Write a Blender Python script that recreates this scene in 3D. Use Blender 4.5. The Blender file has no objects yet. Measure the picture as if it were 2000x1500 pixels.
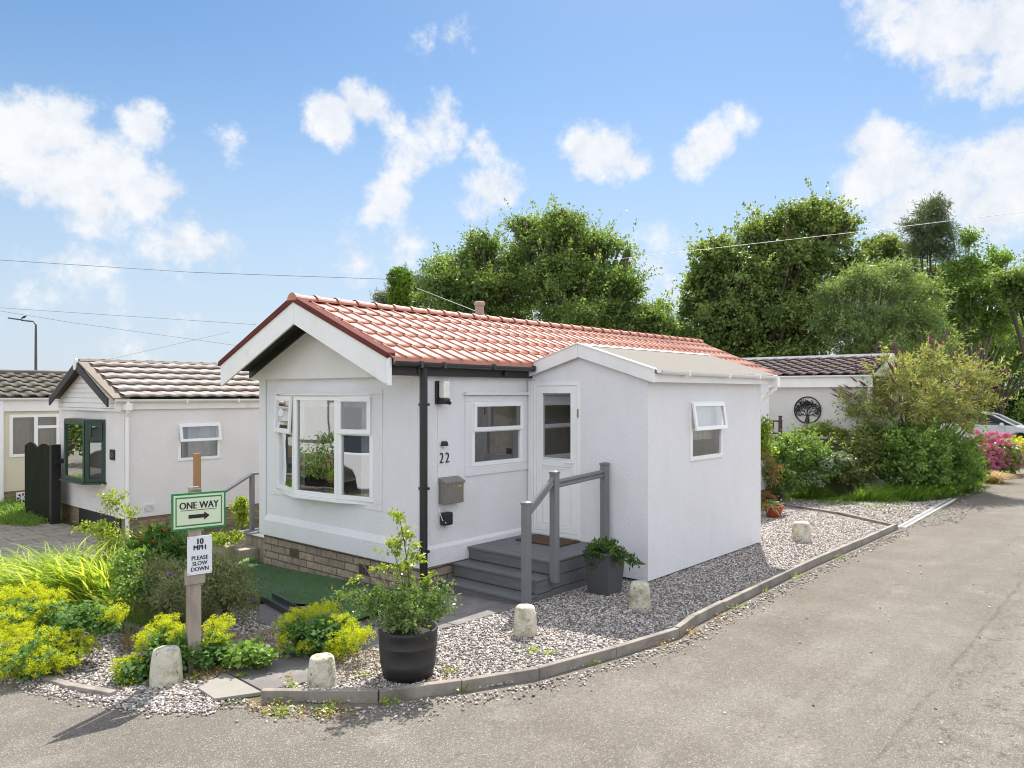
import bpy, bmesh, math, random
import numpy as np
from mathutils import Vector, Matrix
random.seed(7); rng = np.random.default_rng(7)
C = bpy.context.scene.collection
SC = bpy.context.scene
R_ = math.radians

# ------------------------------------------------------------------ camera
EYE = 2.35; FPX = 1489.0; YAW = R_(41.3)
cam = bpy.data.cameras.new('camera'); cam.sensor_width = 36; cam.lens = 36*FPX/2000
cam.shift_y = 18/2000; cam.clip_end = 3000; cam.clip_start = 0.05
co = bpy.data.objects.new('camera', cam); C.objects.link(co)
co.location = (0, 0, EYE); co.rotation_euler = (R_(90), 0, YAW-R_(90))
SC.camera = co
F2 = (math.cos(YAW), math.sin(YAW)); R2 = (math.sin(YAW), -math.cos(YAW))
def ray(px, py):
    s = (px-1000)/FPX
    return (F2[0]+s*R2[0], F2[1]+s*R2[1], (768-py)/FPX)
def zg(y): return -0.045*min(max(0.0, y-5), 9)
def G(px, py):            # survey: where a sight line meets the ground
    z = 0
    for _ in range(25):
        d = ray(px, py); t = (z-EYE)/d[2]; z = zg(d[1]*t)
    return (d[0]*t, d[1]*t, z)
def D(px, py, t):         # a point t metres ahead
    d = ray(px, py); return (d[0]*t, d[1]*t, EYE+d[2]*t)
def onY(px, py, y):
    d = ray(px, py); t = y/d[1]; return (d[0]*t, y, EYE+d[2]*t)
def onX(px, py, x):
    d = ray(px, py); t = x/d[0]; return (x, d[1]*t, EYE+d[2]*t)

# ------------------------------------------------------------------ light and sky
SUN_EL, SUN_AZ = R_(51), R_(26.9)
sdir = Vector((math.cos(SUN_AZ)*math.cos(SUN_EL), math.sin(SUN_AZ)*math.cos(SUN_EL), math.sin(SUN_EL)))
sl = bpy.data.lights.new('sun', 'SUN'); sl.energy = 3.8; sl.angle = R_(0.5); sl.color = (1.0, 0.945, 0.86)
so = bpy.data.objects.new('sun', sl); C.objects.link(so); so.rotation_euler = sdir.to_track_quat('Z', 'Y').to_euler()
so.location = (20, 10, 30)
SC.view_settings.view_transform = 'Standard'; SC.view_settings.look = 'None'
SC.view_settings.exposure = 1.05; SC.view_settings.gamma = 1
SC.cycles.max_bounces = 8; SC.cycles.transparent_max_bounces = 12
SC.cycles.diffuse_bounces = 4; SC.cycles.filter_width = 1.05
W = bpy.data.worlds.new("World"); SC.world = W; W.use_nodes = True
nt = W.node_tree; N = nt.nodes; L = nt.links; N.clear()
def nd(tree, kind, **kw):
    n = tree.nodes.new(kind)
    for k, v in kw.items():
        if k.startswith('i_'):
            key = k[2:]
            key = int(key) if key.isdigit() else key
            n.inputs[key].default_value = v
        else: setattr(n, k, v)
    return n
sky = nd(nt, 'ShaderNodeTexSky', sky_type='NISHITA', sun_disc=False, sun_elevation=SUN_EL,
         sun_rotation=R_(90)-SUN_AZ, altitude=50, air_density=1.0, dust_density=0.35, ozone_density=2.2)
tc = nd(nt, 'ShaderNodeTexCoord')
skyc = nd(nt, 'ShaderNodeHueSaturation', i_Saturation=1.15, i_Value=1.10, i_Hue=0.496)
L.new(sky.outputs[0], skyc.inputs['Color'])
n1 = nd(nt, 'ShaderNodeTexNoise', i_Scale=7.0, i_Detail=5.0, i_Roughness=0.58)
n2 = nd(nt, 'ShaderNodeTexNoise', i_Scale=18.0, i_Detail=8.0, i_Roughness=0.66)
L.new(tc.outputs['Generated'], n1.inputs['Vector']); L.new(tc.outputs['Generated'], n2.inputs['Vector'])
wv = nd(nt, 'ShaderNodeVectorMath', operation='MULTIPLY_ADD')
wv.inputs[1].default_value = (0.10,)*3; wv.inputs[2].default_value = (-0.05,)*3
L.new(n1.outputs['Color'], wv.inputs[0])
wd = nd(nt, 'ShaderNodeVectorMath', operation='ADD')
L.new(tc.outputs['Generated'], wd.inputs[0]); L.new(wv.outputs[0], wd.inputs[1])
FILL_CLOUD_GAIN = 0.82
CLOUDS = [  # bearing of each puff as (column, row) of the view, angular radius, density
 (60,260,75,1),(130,250,70,1),(60,320,85,1),(150,350,85,1),(230,320,75,1),(290,240,52,1),(270,370,70,1),(190,410,60,.9),(320,350,50,.8),
 (640,220,48,1),(700,200,55,1),(650,255,50,1),(760,230,50,1),(850,240,62,1),(800,300,65,1),(870,270,50,1),(770,350,40,.8),(760,400,52,.95),(730,430,40,.8),
 (940,300,48,.75),(960,360,58,.8),(940,400,40,.7),
 (1150,270,52,1),(1190,290,62,1),(1225,320,45,.9),(1150,320,40,.8),
 (1400,270,52,.8),(1450,240,42,.7),(1340,320,48,.75),(1380,300,50,.8),
 (1700,290,66,1),(1770,330,80,1),(1700,350,70,1),(1860,350,98,1),(1960,310,80,1),(1790,400,95,1),(1930,400,90,1),(1900,300,60,1),(1840,300,60,1),
 (1700,20,70,.8),(1800,30,95,1),(1900,60,105,1),(1980,60,120,1),(1850,140,65,1),(1950,150,70,1),
 (350,480,68,.7),(430,490,68,.7),(390,460,58,.7),(460,280,38,.5),(180,540,78,.45),(240,560,58,.4),
 (700,500,62,.55),(780,500,72,.55),(860,60,48,.5),(820,85,36,.5),(1270,520,88,.45),(100,590,110,.3),(560,640,120,.25),(300,640,140,.3)]
acc = None
for (cx, cy, cr, st) in CLOUDS:
    d = Vector(ray(cx, cy)); ln = d.length; d.normalize()
    dist = nd(nt, 'ShaderNodeVectorMath', operation='DISTANCE'); dist.inputs[1].default_value = d
    L.new(wd.outputs[0], dist.inputs[0])
    m = nd(nt, 'ShaderNodeMath', operation='MULTIPLY_ADD'); r = cr/FPX/ln*1.33
    L.new(dist.outputs['Value'], m.inputs[0]); m.inputs[1].default_value = -st/r; m.inputs[2].default_value = st
    if acc is None: acc = m.outputs[0]
    else:
        mx = nd(nt, 'ShaderNodeMath', operation='SMOOTH_MAX'); mx.inputs[2].default_value = 0.12
        L.new(acc, mx.inputs[0]); L.new(m.outputs[0], mx.inputs[1]); acc = mx.outputs[0]
# rest of the dome, out of view: dense noise clouds added as fill light
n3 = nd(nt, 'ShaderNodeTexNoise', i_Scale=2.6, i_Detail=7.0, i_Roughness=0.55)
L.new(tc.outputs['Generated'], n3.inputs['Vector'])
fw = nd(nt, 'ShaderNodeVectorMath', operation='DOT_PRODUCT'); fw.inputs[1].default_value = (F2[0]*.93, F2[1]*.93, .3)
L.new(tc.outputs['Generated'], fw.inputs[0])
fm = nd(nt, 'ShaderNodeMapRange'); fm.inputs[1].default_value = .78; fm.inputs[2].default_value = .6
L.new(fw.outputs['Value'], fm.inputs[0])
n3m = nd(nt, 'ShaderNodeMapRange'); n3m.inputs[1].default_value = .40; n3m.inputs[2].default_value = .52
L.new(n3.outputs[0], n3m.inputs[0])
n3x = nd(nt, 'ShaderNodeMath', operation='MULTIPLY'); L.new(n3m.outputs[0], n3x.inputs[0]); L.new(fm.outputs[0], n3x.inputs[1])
n2m = nd(nt, 'ShaderNodeMath', operation='MULTIPLY_ADD'); n2m.inputs[1].default_value = 1.5; n2m.inputs[2].default_value = -0.88
L.new(n2.outputs[0], n2m.inputs[0])
ad = nd(nt, 'ShaderNodeMath', operation='ADD'); L.new(acc, ad.inputs[0]); L.new(n2m.outputs[0], ad.inputs[1])
cm = nd(nt, 'ShaderNodeMapRange', interpolation_type='SMOOTHSTEP'); cm.inputs[1].default_value = 0.0; cm.inputs[2].default_value = 0.52
L.new(ad.outputs[0], cm.inputs[0])
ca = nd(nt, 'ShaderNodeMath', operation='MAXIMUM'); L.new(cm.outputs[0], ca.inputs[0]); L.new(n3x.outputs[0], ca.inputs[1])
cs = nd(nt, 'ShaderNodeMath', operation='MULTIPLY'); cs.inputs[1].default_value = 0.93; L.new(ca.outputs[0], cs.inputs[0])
# thin bright veil low over the horizon
sx = nd(nt, 'ShaderNodeSeparateXYZ'); L.new(tc.outputs['Generated'], sx.inputs[0])
hz = nd(nt, 'ShaderNodeMapRange', interpolation_type='SMOOTHSTEP'); hz.inputs[1].default_value = .44; hz.inputs[2].default_value = 0.0; hz.inputs[4].default_value = .86
L.new(sx.outputs['Z'], hz.inputs[0])
mixh = nd(nt, 'ShaderNodeMix', data_type='RGBA'); mixh.inputs['B'].default_value = (5.0, 5.8, 6.9, 1)
L.new(hz.outputs[0], mixh.inputs['Factor']); L.new(skyc.outputs[0], mixh.inputs['A'])
mixc = nd(nt, 'ShaderNodeMix', data_type='RGBA'); mixc.inputs['B'].default_value = (8.0, 8.05, 8.2, 1)
shd = nd(nt, 'ShaderNodeMapRange'); shd.inputs[1].default_value = .35; shd.inputs[2].default_value = .62; L.new(n2.outputs[0], shd.inputs[0])
ccol = nd(nt, 'ShaderNodeMix', data_type='RGBA'); ccol.inputs['A'].default_value = (6.4, 6.75, 7.3, 1); ccol.inputs['B'].default_value = (8.0, 8.05, 8.2, 1)
L.new(shd.outputs[0], ccol.inputs['Factor']); L.new(ccol.outputs['Result'], mixc.inputs['B'])
L.new(cs.outputs[0], mixc.inputs['Factor']); L.new(mixh.outputs['Result'], mixc.inputs['A'])
# these added clouds are brightened further to lift the shaded walls
gain = nd(nt, 'ShaderNodeMath', operation='MULTIPLY'); L.new(n3x.outputs[0], gain.inputs[0]); gain.inputs[1].default_value = FILL_CLOUD_GAIN
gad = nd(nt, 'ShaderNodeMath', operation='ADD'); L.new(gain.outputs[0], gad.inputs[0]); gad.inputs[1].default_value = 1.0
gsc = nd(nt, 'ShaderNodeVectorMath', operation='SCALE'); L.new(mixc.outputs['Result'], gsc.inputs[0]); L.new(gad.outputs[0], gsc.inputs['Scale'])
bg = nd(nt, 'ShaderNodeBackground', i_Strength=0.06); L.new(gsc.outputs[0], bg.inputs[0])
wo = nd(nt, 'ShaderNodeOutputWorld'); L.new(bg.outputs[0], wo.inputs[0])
W.cycles.sampling_method = 'MANUAL'; W.cycles.sample_map_resolution = 512

# ------------------------------------------------------------------ materials
MATS = {}
def M(name, col, rough=.6, var=.12, vs=3.0, bump=0.0, bs=60.0, metal=0.0, spec=.5, col2=None, c2lo=.45, c2hi=.65, c2s=1.5,
      speck=None, stretch=(1, 1, 1), coat=0):
    if name in MATS: return MATS[name]
    m = bpy.data.materials.new(name); m.use_nodes = True; t = m.node_tree; MATS[name] = m
    b = t.nodes['Principled BSDF']; b.inputs['Roughness'].default_value = rough; b.inputs['Metallic'].default_value = metal
    b.inputs['Specular IOR Level'].default_value = spec; b.inputs['Coat Weight'].default_value = coat
    g = nd(t, 'ShaderNodeNewGeometry'); mp = nd(t, 'ShaderNodeMapping'); mp.inputs['Scale'].default_value = stretch
    t.links.new(g.outputs['Position'], mp.inputs['Vector'])
    nz = nd(t, 'ShaderNodeTexNoise', i_Scale=vs, i_Detail=5.0, i_Roughness=.62); t.links.new(mp.outputs[0], nz.inputs['Vector'])
    mr = nd(t, 'ShaderNodeMapRange'); mr.inputs[1].default_value = .25; mr.inputs[2].default_value = .75
    mr.inputs[3].default_value = 1-var; mr.inputs[4].default_value = 1+var; t.links.new(nz.outputs[0], mr.inputs[0])
    base = nd(t, 'ShaderNodeRGB'); base.outputs[0].default_value = (*col, 1); cur = base.outputs[0]
    if col2:
        nc = nd(t, 'ShaderNodeTexNoise', i_Scale=c2s, i_Detail=6.0, i_Roughness=.65); t.links.new(mp.outputs[0], nc.inputs['Vector'])
        r2 = nd(t, 'ShaderNodeMapRange'); r2.inputs[1].default_value = c2lo; r2.inputs[2].default_value = c2hi; t.links.new(nc.outputs[0], r2.inputs[0])
        mx = nd(t, 'ShaderNodeMix', data_type='RGBA'); mx.inputs['B'].default_value = (*col2, 1)
        t.links.new(r2.outputs[0], mx.inputs['Factor']); t.links.new(cur, mx.inputs['A']); cur = mx.outputs['Result']
    if speck:      # (colour, scale, threshold)
        ns = nd(t, 'ShaderNodeTexNoise', i_Scale=speck[1], i_Detail=2.0); t.links.new(mp.outputs[0], ns.inputs['Vector'])
        r3 = nd(t, 'ShaderNodeMapRange'); r3.inputs[1].default_value = speck[2]; r3.inputs[2].default_value = speck[2]+.06; t.links.new(ns.outputs[0], r3.inputs[0])
        mx = nd(t, 'ShaderNodeMix', data_type='RGBA'); mx.inputs['B'].default_value = (*speck[0], 1)
        t.links.new(r3.outputs[0], mx.inputs['Factor']); t.links.new(cur, mx.inputs['A']); cur = mx.outputs['Result']
    vm = nd(t, 'ShaderNodeVectorMath', operation='SCALE'); t.links.new(cur, vm.inputs[0]); t.links.new(mr.outputs[0], vm.inputs['Scale'])
    t.links.new(vm.outputs[0], b.inputs['Base Color'])
    if bump:
        nb = nd(t, 'ShaderNodeTexNoise', i_Scale=bs, i_Detail=3.0); t.links.new(mp.outputs[0], nb.inputs['Vector'])
        bp = nd(t, 'ShaderNodeBump', i_Strength=1.0, i_Distance=bump); t.links.new(nb.outputs[0], bp.inputs['Height'])
        t.links.new(bp.outputs[0], b.inputs['Normal'])
    return m
def leafmat(name, c1, c2, trans=.42, rough=.45, tint=(1.25, 1.2, .5), spec=.5):
    if name in MATS: return MATS[name]
    m = bpy.data.materials.new(name); m.use_nodes = True; t = m.node_tree; MATS[name] = m
    b = t.nodes['Principled BSDF']; b.inputs['Roughness'].default_value = rough; b.inputs['Specular IOR Level'].default_value = spec
    at = nd(t, 'ShaderNodeAttribute', attribute_name='var')
    mx = nd(t, 'ShaderNodeMix', data_type='RGBA'); mx.inputs['A'].default_value = (*c1, 1); mx.inputs['B'].default_value = (*c2, 1)
    t.links.new(at.outputs['Fac'], mx.inputs['Factor']); t.links.new(mx.outputs['Result'], b.inputs['Base Color'])
    tr = nd(t, 'ShaderNodeBsdfTranslucent'); vm = nd(t, 'ShaderNodeVectorMath', operation='MULTIPLY'); vm.inputs[1].default_value = tint
    t.links.new(mx.outputs['Result'], vm.inputs[0]); t.links.new(vm.outputs[0], tr.inputs[0])
    ms = nd(t, 'ShaderNodeMixShader', i_Fac=trans); t.links.new(b.outputs[0], ms.inputs[1]); t.links.new(tr.outputs[0], ms.inputs[2])
    t.links.new(ms.outputs[0], t.nodes['Material Output'].inputs[0])
    return m
def glass(name, tint=(.8, .83, .82), base=.05, gain=2.2):
    if name in MATS: return MATS[name]
    m = bpy.data.materials.new(name); m.use_nodes = True; t = m.node_tree; MATS[name] = m; t.nodes.remove(t.nodes['Principled BSDF'])
    tr = nd(t, 'ShaderNodeBsdfTransparent'); tr.inputs[0].default_value = (*tint, 1)
    gl = nd(t, 'ShaderNodeBsdfGlossy', i_Roughness=0.0); gl.inputs[0].default_value = (.95, .97, 1, 1)
    fr = nd(t, 'ShaderNodeFresnel', i_IOR=1.5)
    ma = nd(t, 'ShaderNodeMath', operation='MULTIPLY_ADD', use_clamp=True); ma.inputs[1].default_value = gain; ma.inputs[2].default_value = base
    t.links.new(fr.outputs[0], ma.inputs[0])
    nz = nd(t, 'ShaderNodeTexNoise', i_Scale=2.2, i_Detail=1.0); g = nd(t, 'ShaderNodeNewGeometry'); t.links.new(g.outputs['Position'], nz.inputs['Vector'])
    bp = nd(t, 'ShaderNodeBump', i_Strength=1.0, i_Distance=.0012); t.links.new(nz.outputs[0], bp.inputs['Height']); t.links.new(bp.outputs[0], gl.inputs['Normal'])
    ms = nd(t, 'ShaderNodeMixShader'); t.links.new(ma.outputs[0], ms.inputs[0]); t.links.new(tr.outputs[0], ms.inputs[1]); t.links.new(gl.outputs[0], ms.inputs[2])
    t.links.new(ms.outputs[0], t.nodes['Material Output'].inputs[0])
    return m
def brickmat(name, c1, c2, mortar, bw=.33, bh=.1, rough=.85, bump=.012, msz=.012, off=.5):
    if name in MATS: return MATS[name]
    m = bpy.data.materials.new(name); m.use_nodes = True; t = m.node_tree; MATS[name] = m
    b = t.nodes['Principled BSDF']; b.inputs['Roughness'].default_value = rough
    g = nd(t, 'ShaderNodeNewGeometry'); s = nd(t, 'ShaderNodeSeparateXYZ'); t.links.new(g.outputs['Position'], s.inputs[0])
    a = nd(t, 'ShaderNodeMath', operation='ADD'); t.links.new(s.outputs[0], a.inputs[0]); t.links.new(s.outputs[1], a.inputs[1])
    c = nd(t, 'ShaderNodeCombineXYZ'); t.links.new(a.outputs[0], c.inputs[0]); t.links.new(s.outputs[2], c.inputs[1])
    nw = nd(t, 'ShaderNodeTexNoise', i_Scale=6.0, i_Detail=3.0); t.links.new(g.outputs['Position'], nw.inputs['Vector'])
    wq = nd(t, 'ShaderNodeVectorMath', operation='MULTIPLY_ADD'); wq.inputs[1].default_value = (.02,)*3; t.links.new(nw.outputs['Color'], wq.inputs[0]); t.links.new(c.outputs[0], wq.inputs[2])
    br = nd(t, 'ShaderNodeTexBrick', offset=off); br.inputs['Scale'].default_value = 1.0
    br.inputs['Brick Width'].default_value = bw; br.inputs['Row Height'].default_value = bh; br.inputs['Mortar Size'].default_value = msz
    br.inputs['Color1'].default_value = (*c1, 1); br.inputs['Color2'].default_value = (*c2, 1); br.inputs['Mortar'].default_value = (*mortar, 1)
    br.inputs['Mortar Smooth'].default_value = .3
    t.links.new(wq.outputs[0], br.inputs['Vector'])
    n = nd(t, 'ShaderNodeTexNoise', i_Scale=14.0, i_Detail=6.0); t.links.new(g.outputs['Position'], n.inputs['Vector'])
    mr = nd(t, 'ShaderNodeMapRange'); mr.inputs[1].default_value = .25; mr.inputs[2].default_value = .75; mr.inputs[3].default_value = .72; mr.inputs[4].default_value = 1.22; t.links.new(n.outputs[0], mr.inputs[0])
    vm = nd(t, 'ShaderNodeVectorMath', operation='SCALE'); t.links.new(br.outputs[0], vm.inputs[0]); t.links.new(mr.outputs[0], vm.inputs['Scale'])
    t.links.new(vm.outputs[0], b.inputs['Base Color'])
    h = nd(t, 'ShaderNodeMath', operation='MULTIPLY_ADD'); t.links.new(br.outputs['Fac'], h.inputs[0]); h.inputs[1].default_value = -1.2; t.links.new(n.outputs[0], h.inputs[2])
    bp = nd(t, 'ShaderNodeBump', i_Strength=1.0, i_Distance=bump); t.links.new(h.outputs[0], bp.inputs['Height']); t.links.new(bp.outputs[0], b.inputs['Normal'])
    return m

# ------------------------------------------------------------------ mesh helpers
def wloc(p):
    v = Vector((0, 0, 0))
    while p is not None: v += p.location; p = p.parent
    return v
def link(name, me, mat, parent=None):
    o = bpy.data.objects.new(name, me); C.objects.link(o)
    if mat and not me.materials: me.materials.append(mat)
    if parent: o.parent = parent
    return o
def tag(o, label=None, cat=None, group=None, kind=None):
    if label: o['label'] = label
    if cat: o['category'] = cat
    if group: o['group'] = group
    if kind: o['kind'] = kind
    return o
def thing(name, label, cat, loc=(0, 0, 0), group=None):
    o = bpy.data.objects.new(name, None); C.objects.link(o); o.location = loc; o.empty_display_size = .2
    return tag(o, label, cat, group)
class MB:
    def __init__(s): s.v = []; s.f = []
    def add(s, vs, fs):
        k = len(s.v); s.v += [tuple(v) for v in vs]; s.f += [tuple(i+k for i in f) for f in fs]; return s
    def box(s, x0, x1, y0, y1, z0, z1):
        x0, x1 = sorted((x0, x1)); y0, y1 = sorted((y0, y1)); z0, z1 = sorted((z0, z1))
        return s.add([(x0,y0,z0),(x1,y0,z0),(x1,y1,z0),(x0,y1,z0),(x0,y0,z1),(x1,y0,z1),(x1,y1,z1),(x0,y1,z1)],
                     [(3,2,1,0),(4,5,6,7),(0,1,5,4),(1,2,6,5),(2,3,7,6),(3,0,4,7)])
    def bar(s, p0, p1, w, h, up=(0, 0, 1)):
        p0 = Vector(p0); p1 = Vector(p1); d = (p1-p0).normalized(); u = Vector(up); a = d.cross(u).normalized()*w/2; b = a.cross(d).normalized()*h/2
        vs = [p+q for p in (p0, p1) for q in (-a-b, a-b, a+b, -a+b)]
        return s.add(vs, [(3,2,1,0),(4,5,6,7),(0,1,5,4),(1,2,6,5),(2,3,7,6),(3,0,4,7)])
    def prism(s, poly, vec):
        n = len(poly); vec = Vector(vec); p = [Vector(q) for q in poly]
        nn = Vector((0,0,0))
        for i in range(n): nn += p[i].cross(p[(i+1) % n])
        if nn.dot(vec) > 0: p = p[::-1]
        return s.add(p+[q+vec for q in p], [tuple(range(n)), tuple(range(2*n-1, n-1, -1))]+[(i, i+n, (i+1) % n+n, (i+1) % n) for i in range(n)])
    def tube(s, pts, rad, n=8, cap=True):
        pts = [Vector(p) for p in pts]; rr = rad if hasattr(rad, '__len__') else [rad]*len(pts); k = len(s.v); a = None
        for i, p in enumerate(pts):
            d = (pts[min(i+1, len(pts)-1)]-pts[max(i-1, 0)]).normalized()
            if a is None: a = d.orthogonal().normalized()
            else:
                a = a-d*a.dot(d)
                a = a.normalized() if a.length > 1e-6 else d.orthogonal().normalized()
            b = d.cross(a)
            for j in range(n):
                t = 2*math.pi*j/n; s.v.append(tuple(p+(a*math.cos(t)+b*math.sin(t))*rr[i]))
        for i in range(len(pts)-1):
            for j in range(n):
                s.f.append((k+i*n+j, k+i*n+(j+1) % n, k+(i+1)*n+(j+1) % n, k+(i+1)*n+j))
        if cap: s.f.append(tuple(k+j for j in range(n-1, -1, -1))); s.f.append(tuple(k+(len(pts)-1)*n+j for j in range(n)))
        return s
    def lathe(s, prof, c=(0, 0, 0), n=24, wob=0, seed=0):
        k = len(s.v); rn = random.Random(seed); ph = rn.random()*6
        for (r, z) in prof:
            for j in range(n):
                t = 2*math.pi*j/n; w = 1+wob*(math.sin(3*t+ph)*.6+math.sin(2*t+ph*2+z*9)*.7+rn.uniform(-.5, .5))
                s.v.append((c[0]+r*w*math.cos(t), c[1]+r*w*math.sin(t), c[2]+z+(rn.uniform(-1, 1)*wob*.1 if wob else 0)))
        for i in range(len(prof)-1):
            for j in range(n): s.f.append((k+i*n+j, k+i*n+(j+1) % n, k+(i+1)*n+(j+1) % n, k+(i+1)*n+j))
        s.f.append(tuple(k+j for j in range(n-1, -1, -1))); s.f.append(tuple(k+(len(prof)-1)*n+j for j in range(n)))
        return s
    def build(s, name, mat, parent=None, bevel=0, smooth=False, seg=2):
        me = bpy.data.meshes.new(name); o_ = wloc(parent) if parent is not None else Vector((0, 0, 0))
        me.from_pydata([(v[0]-o_.x, v[1]-o_.y, v[2]-o_.z) for v in s.v], [], s.f); me.update()
        o = link(name, me, mat, parent)
        if smooth: me.polygons.foreach_set('use_smooth', [True]*len(me.polygons))
        if bevel:
            b = o.modifiers.new('bevel', 'BEVEL'); b.width = bevel; b.segments = seg; b.limit_method = 'ANGLE'; b.angle_limit = R_(35)
        return o
def arr_mesh(name, V, Fa, mat, parent=None, var=None, smooth=False):
    V = np.asarray(V, dtype=np.float32).reshape(-1, 3).copy(); Fa = np.asarray(Fa, dtype=np.int32)
    if parent is not None: V -= np.array(wloc(parent), dtype=np.float32)
    me = bpy.data.meshes.new(name); k = Fa.shape[1]
    me.vertices.add(len(V)); me.vertices.foreach_set('co', V.ravel())
    me.loops.add(Fa.size); me.loops.foreach_set('vertex_index', Fa.ravel())
    me.polygons.add(len(Fa)); me.polygons.foreach_set('loop_start', np.arange(0, Fa.size, k, dtype=np.int32))
    if var is not None:
        a = me.attributes.new('var', 'FLOAT', 'FACE'); a.data.foreach_set('value', np.asarray(var, dtype=np.float32))
    me.update(calc_edges=True)
    if smooth: me.polygons.foreach_set('use_smooth', [True]*len(me.polygons))
    return link(name, me, mat, parent)
def wall_holes(axis, c, th, a0, a1, z0, z1, holes, mb=None):
    """A wall with real openings. axis 'X': the plane X=c, a is Y; th goes inward from c."""
    mb = mb or MB(); As = sorted({a0, a1, *[h[0] for h in holes], *[h[1] for h in holes]}); Zs = sorted({z0, z1, *[h[2] for h in holes], *[h[3] for h in holes]})
    for i in range(len(As)-1):
        j = 0
        while j < len(Zs)-1:
            am = (As[i]+As[i+1])/2
            def open_(j): zm = (Zs[j]+Zs[j+1])/2; return any(h[0] < am < h[1] and h[2] < zm < h[3] for h in holes)
            if open_(j): j += 1; continue
            k = j
            while k+1 < len(Zs)-1 and not open_(k+1): k += 1
            if axis == 'X': mb.box(c, c+th, As[i], As[i+1], Zs[j], Zs[k+1])
            else: mb.box(As[i], As[i+1], c, c+th, Zs[j], Zs[k+1])
            j = k+1
    return mb
def text(name, s, size, mat, parent, loc, rot, ext=.004, align='CENTER', sx=1.0, bold=0.0, fat=0.0):
    cu = bpy.data.curves.new(name, 'FONT'); cu.body = s; cu.size = size; cu.extrude = ext; cu.align_x = align; cu.offset = bold; cu.resolution_u = 3
    to = bpy.data.objects.new(name, cu); C.objects.link(to); dg = bpy.context.evaluated_depsgraph_get(); dg.update()
    me = bpy.data.meshes.new_from_object(to.evaluated_get(dg)); bpy.data.objects.remove(to); me.name = name
    me.transform(Matrix.Translation(Vector(loc)) @ Matrix.Rotation(rot[2], 4, 'Z') @ Matrix.Rotation(rot[1], 4, 'Y') @ Matrix.Rotation(rot[0], 4, 'X') @ Matrix.Diagonal((sx, 1, 1, 1)))
    if fat:         # a heavier stroke
        bm = bmesh.new(); bm.from_mesh(me)
        for k, dx in ((1, fat), (2, -fat)):
            g = bmesh.ops.duplicate(bm, geom=[f for f in bm.faces if f.index < len(me.polygons)])
            for v in [e for e in g['geom'] if isinstance(e, bmesh.types.BMVert)]: v.co.x += dx; v.co.y -= .00025*k
        bm.to_mesh(me); bm.free()
    me.materials.clear(); return link(name, me, mat, parent)
def copy_tree(o, parent=None):
    c = o.copy(); C.objects.link(c)
    if parent is not None: c.parent = parent
    for ch in [x for x in bpy.data.objects if x.parent == o]: copy_tree(ch, c)
    return c
def sheet(name, poly, dz, mat, kind='structure', label=None, cat=None, sub=None, bulge=0):
    """a ground sheet following the fall of the land, dz above it"""
    bm = bmesh.new(); vs = [bm.verts.new((p[0], p[1], 0)) for p in poly]; bm.faces.new(vs); bm.normal_update()
    for y in (5, 14): bmesh.ops.bisect_plane(bm, geom=bm.verts[:]+bm.edges[:]+bm.faces[:], plane_co=(0, y, 0), plane_no=(0, 1, 0))
    if sub:
        x0, x1 = min(p[0] for p in poly), max(p[0] for p in poly); y0, y1 = min(p[1] for p in poly), max(p[1] for p in poly)
        x = x0+sub
        while x < x1: bmesh.ops.bisect_plane(bm, geom=bm.verts[:]+bm.edges[:]+bm.faces[:], plane_co=(x, 0, 0), plane_no=(1, 0, 0)); x += sub
        y = y0+sub
        while y < y1: bmesh.ops.bisect_plane(bm, geom=bm.verts[:]+bm.edges[:]+bm.faces[:], plane_co=(0, y, 0), plane_no=(0, 1, 0)); y += sub
    for v in bm.verts: v.co.z = zg(v.co.y)+dz+(random.uniform(-bulge, bulge) if bulge else 0)
    for f in bm.faces:
        if f.normal.z < 0: f.normal_flip()
    me = bpy.data.meshes.new(name); bm.to_mesh(me); bm.free()
    o = link(name, me, mat); return tag(o, label, cat, None, kind)
def inpoly(P, poly):
    x, y = P[:, 0], P[:, 1]; ins = np.zeros(len(P), bool); n = len(poly)
    for i in range(n):
        x0, y0 = poly[i][:2]; x1, y1 = poly[(i+1) % n][:2]
        c = ((y0 > y) != (y1 > y)) & (x < (x1-x0)*(y-y0)/((y1-y0) or 1e-9)+x0); ins ^= c
    return ins
def npzg(y): return -0.045*np.clip(y-5, 0, 9)
def scatter(poly, n):
    x0, x1 = min(p[0] for p in poly), max(p[0] for p in poly); y0, y1 = min(p[1] for p in poly), max(p[1] for p in poly)
    P = np.stack([rng.uniform(x0, x1, n), rng.uniform(y0, y1, n)], 1); return P[inpoly(P, poly)]
def area(poly): return abs(sum(poly[i][0]*poly[(i+1) % len(poly)][1]-poly[(i+1) % len(poly)][0]*poly[i][1] for i in range(len(poly))))/2
def bbox_area(poly): return (max(p[0] for p in poly)-min(p[0] for p in poly))*(max(p[1] for p in poly)-min(p[1] for p in poly))
CUBE = np.array([(-1,-1,-1),(1,-1,-1),(1,1,-1),(-1,1,-1),(-1,-1,1),(1,-1,1),(1,1,1),(-1,1,1)], float)
CF = np.array([(3,2,1,0),(4,5,6,7),(0,1,5,4),(1,2,6,5),(2,3,7,6),(3,0,4,7)])
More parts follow.
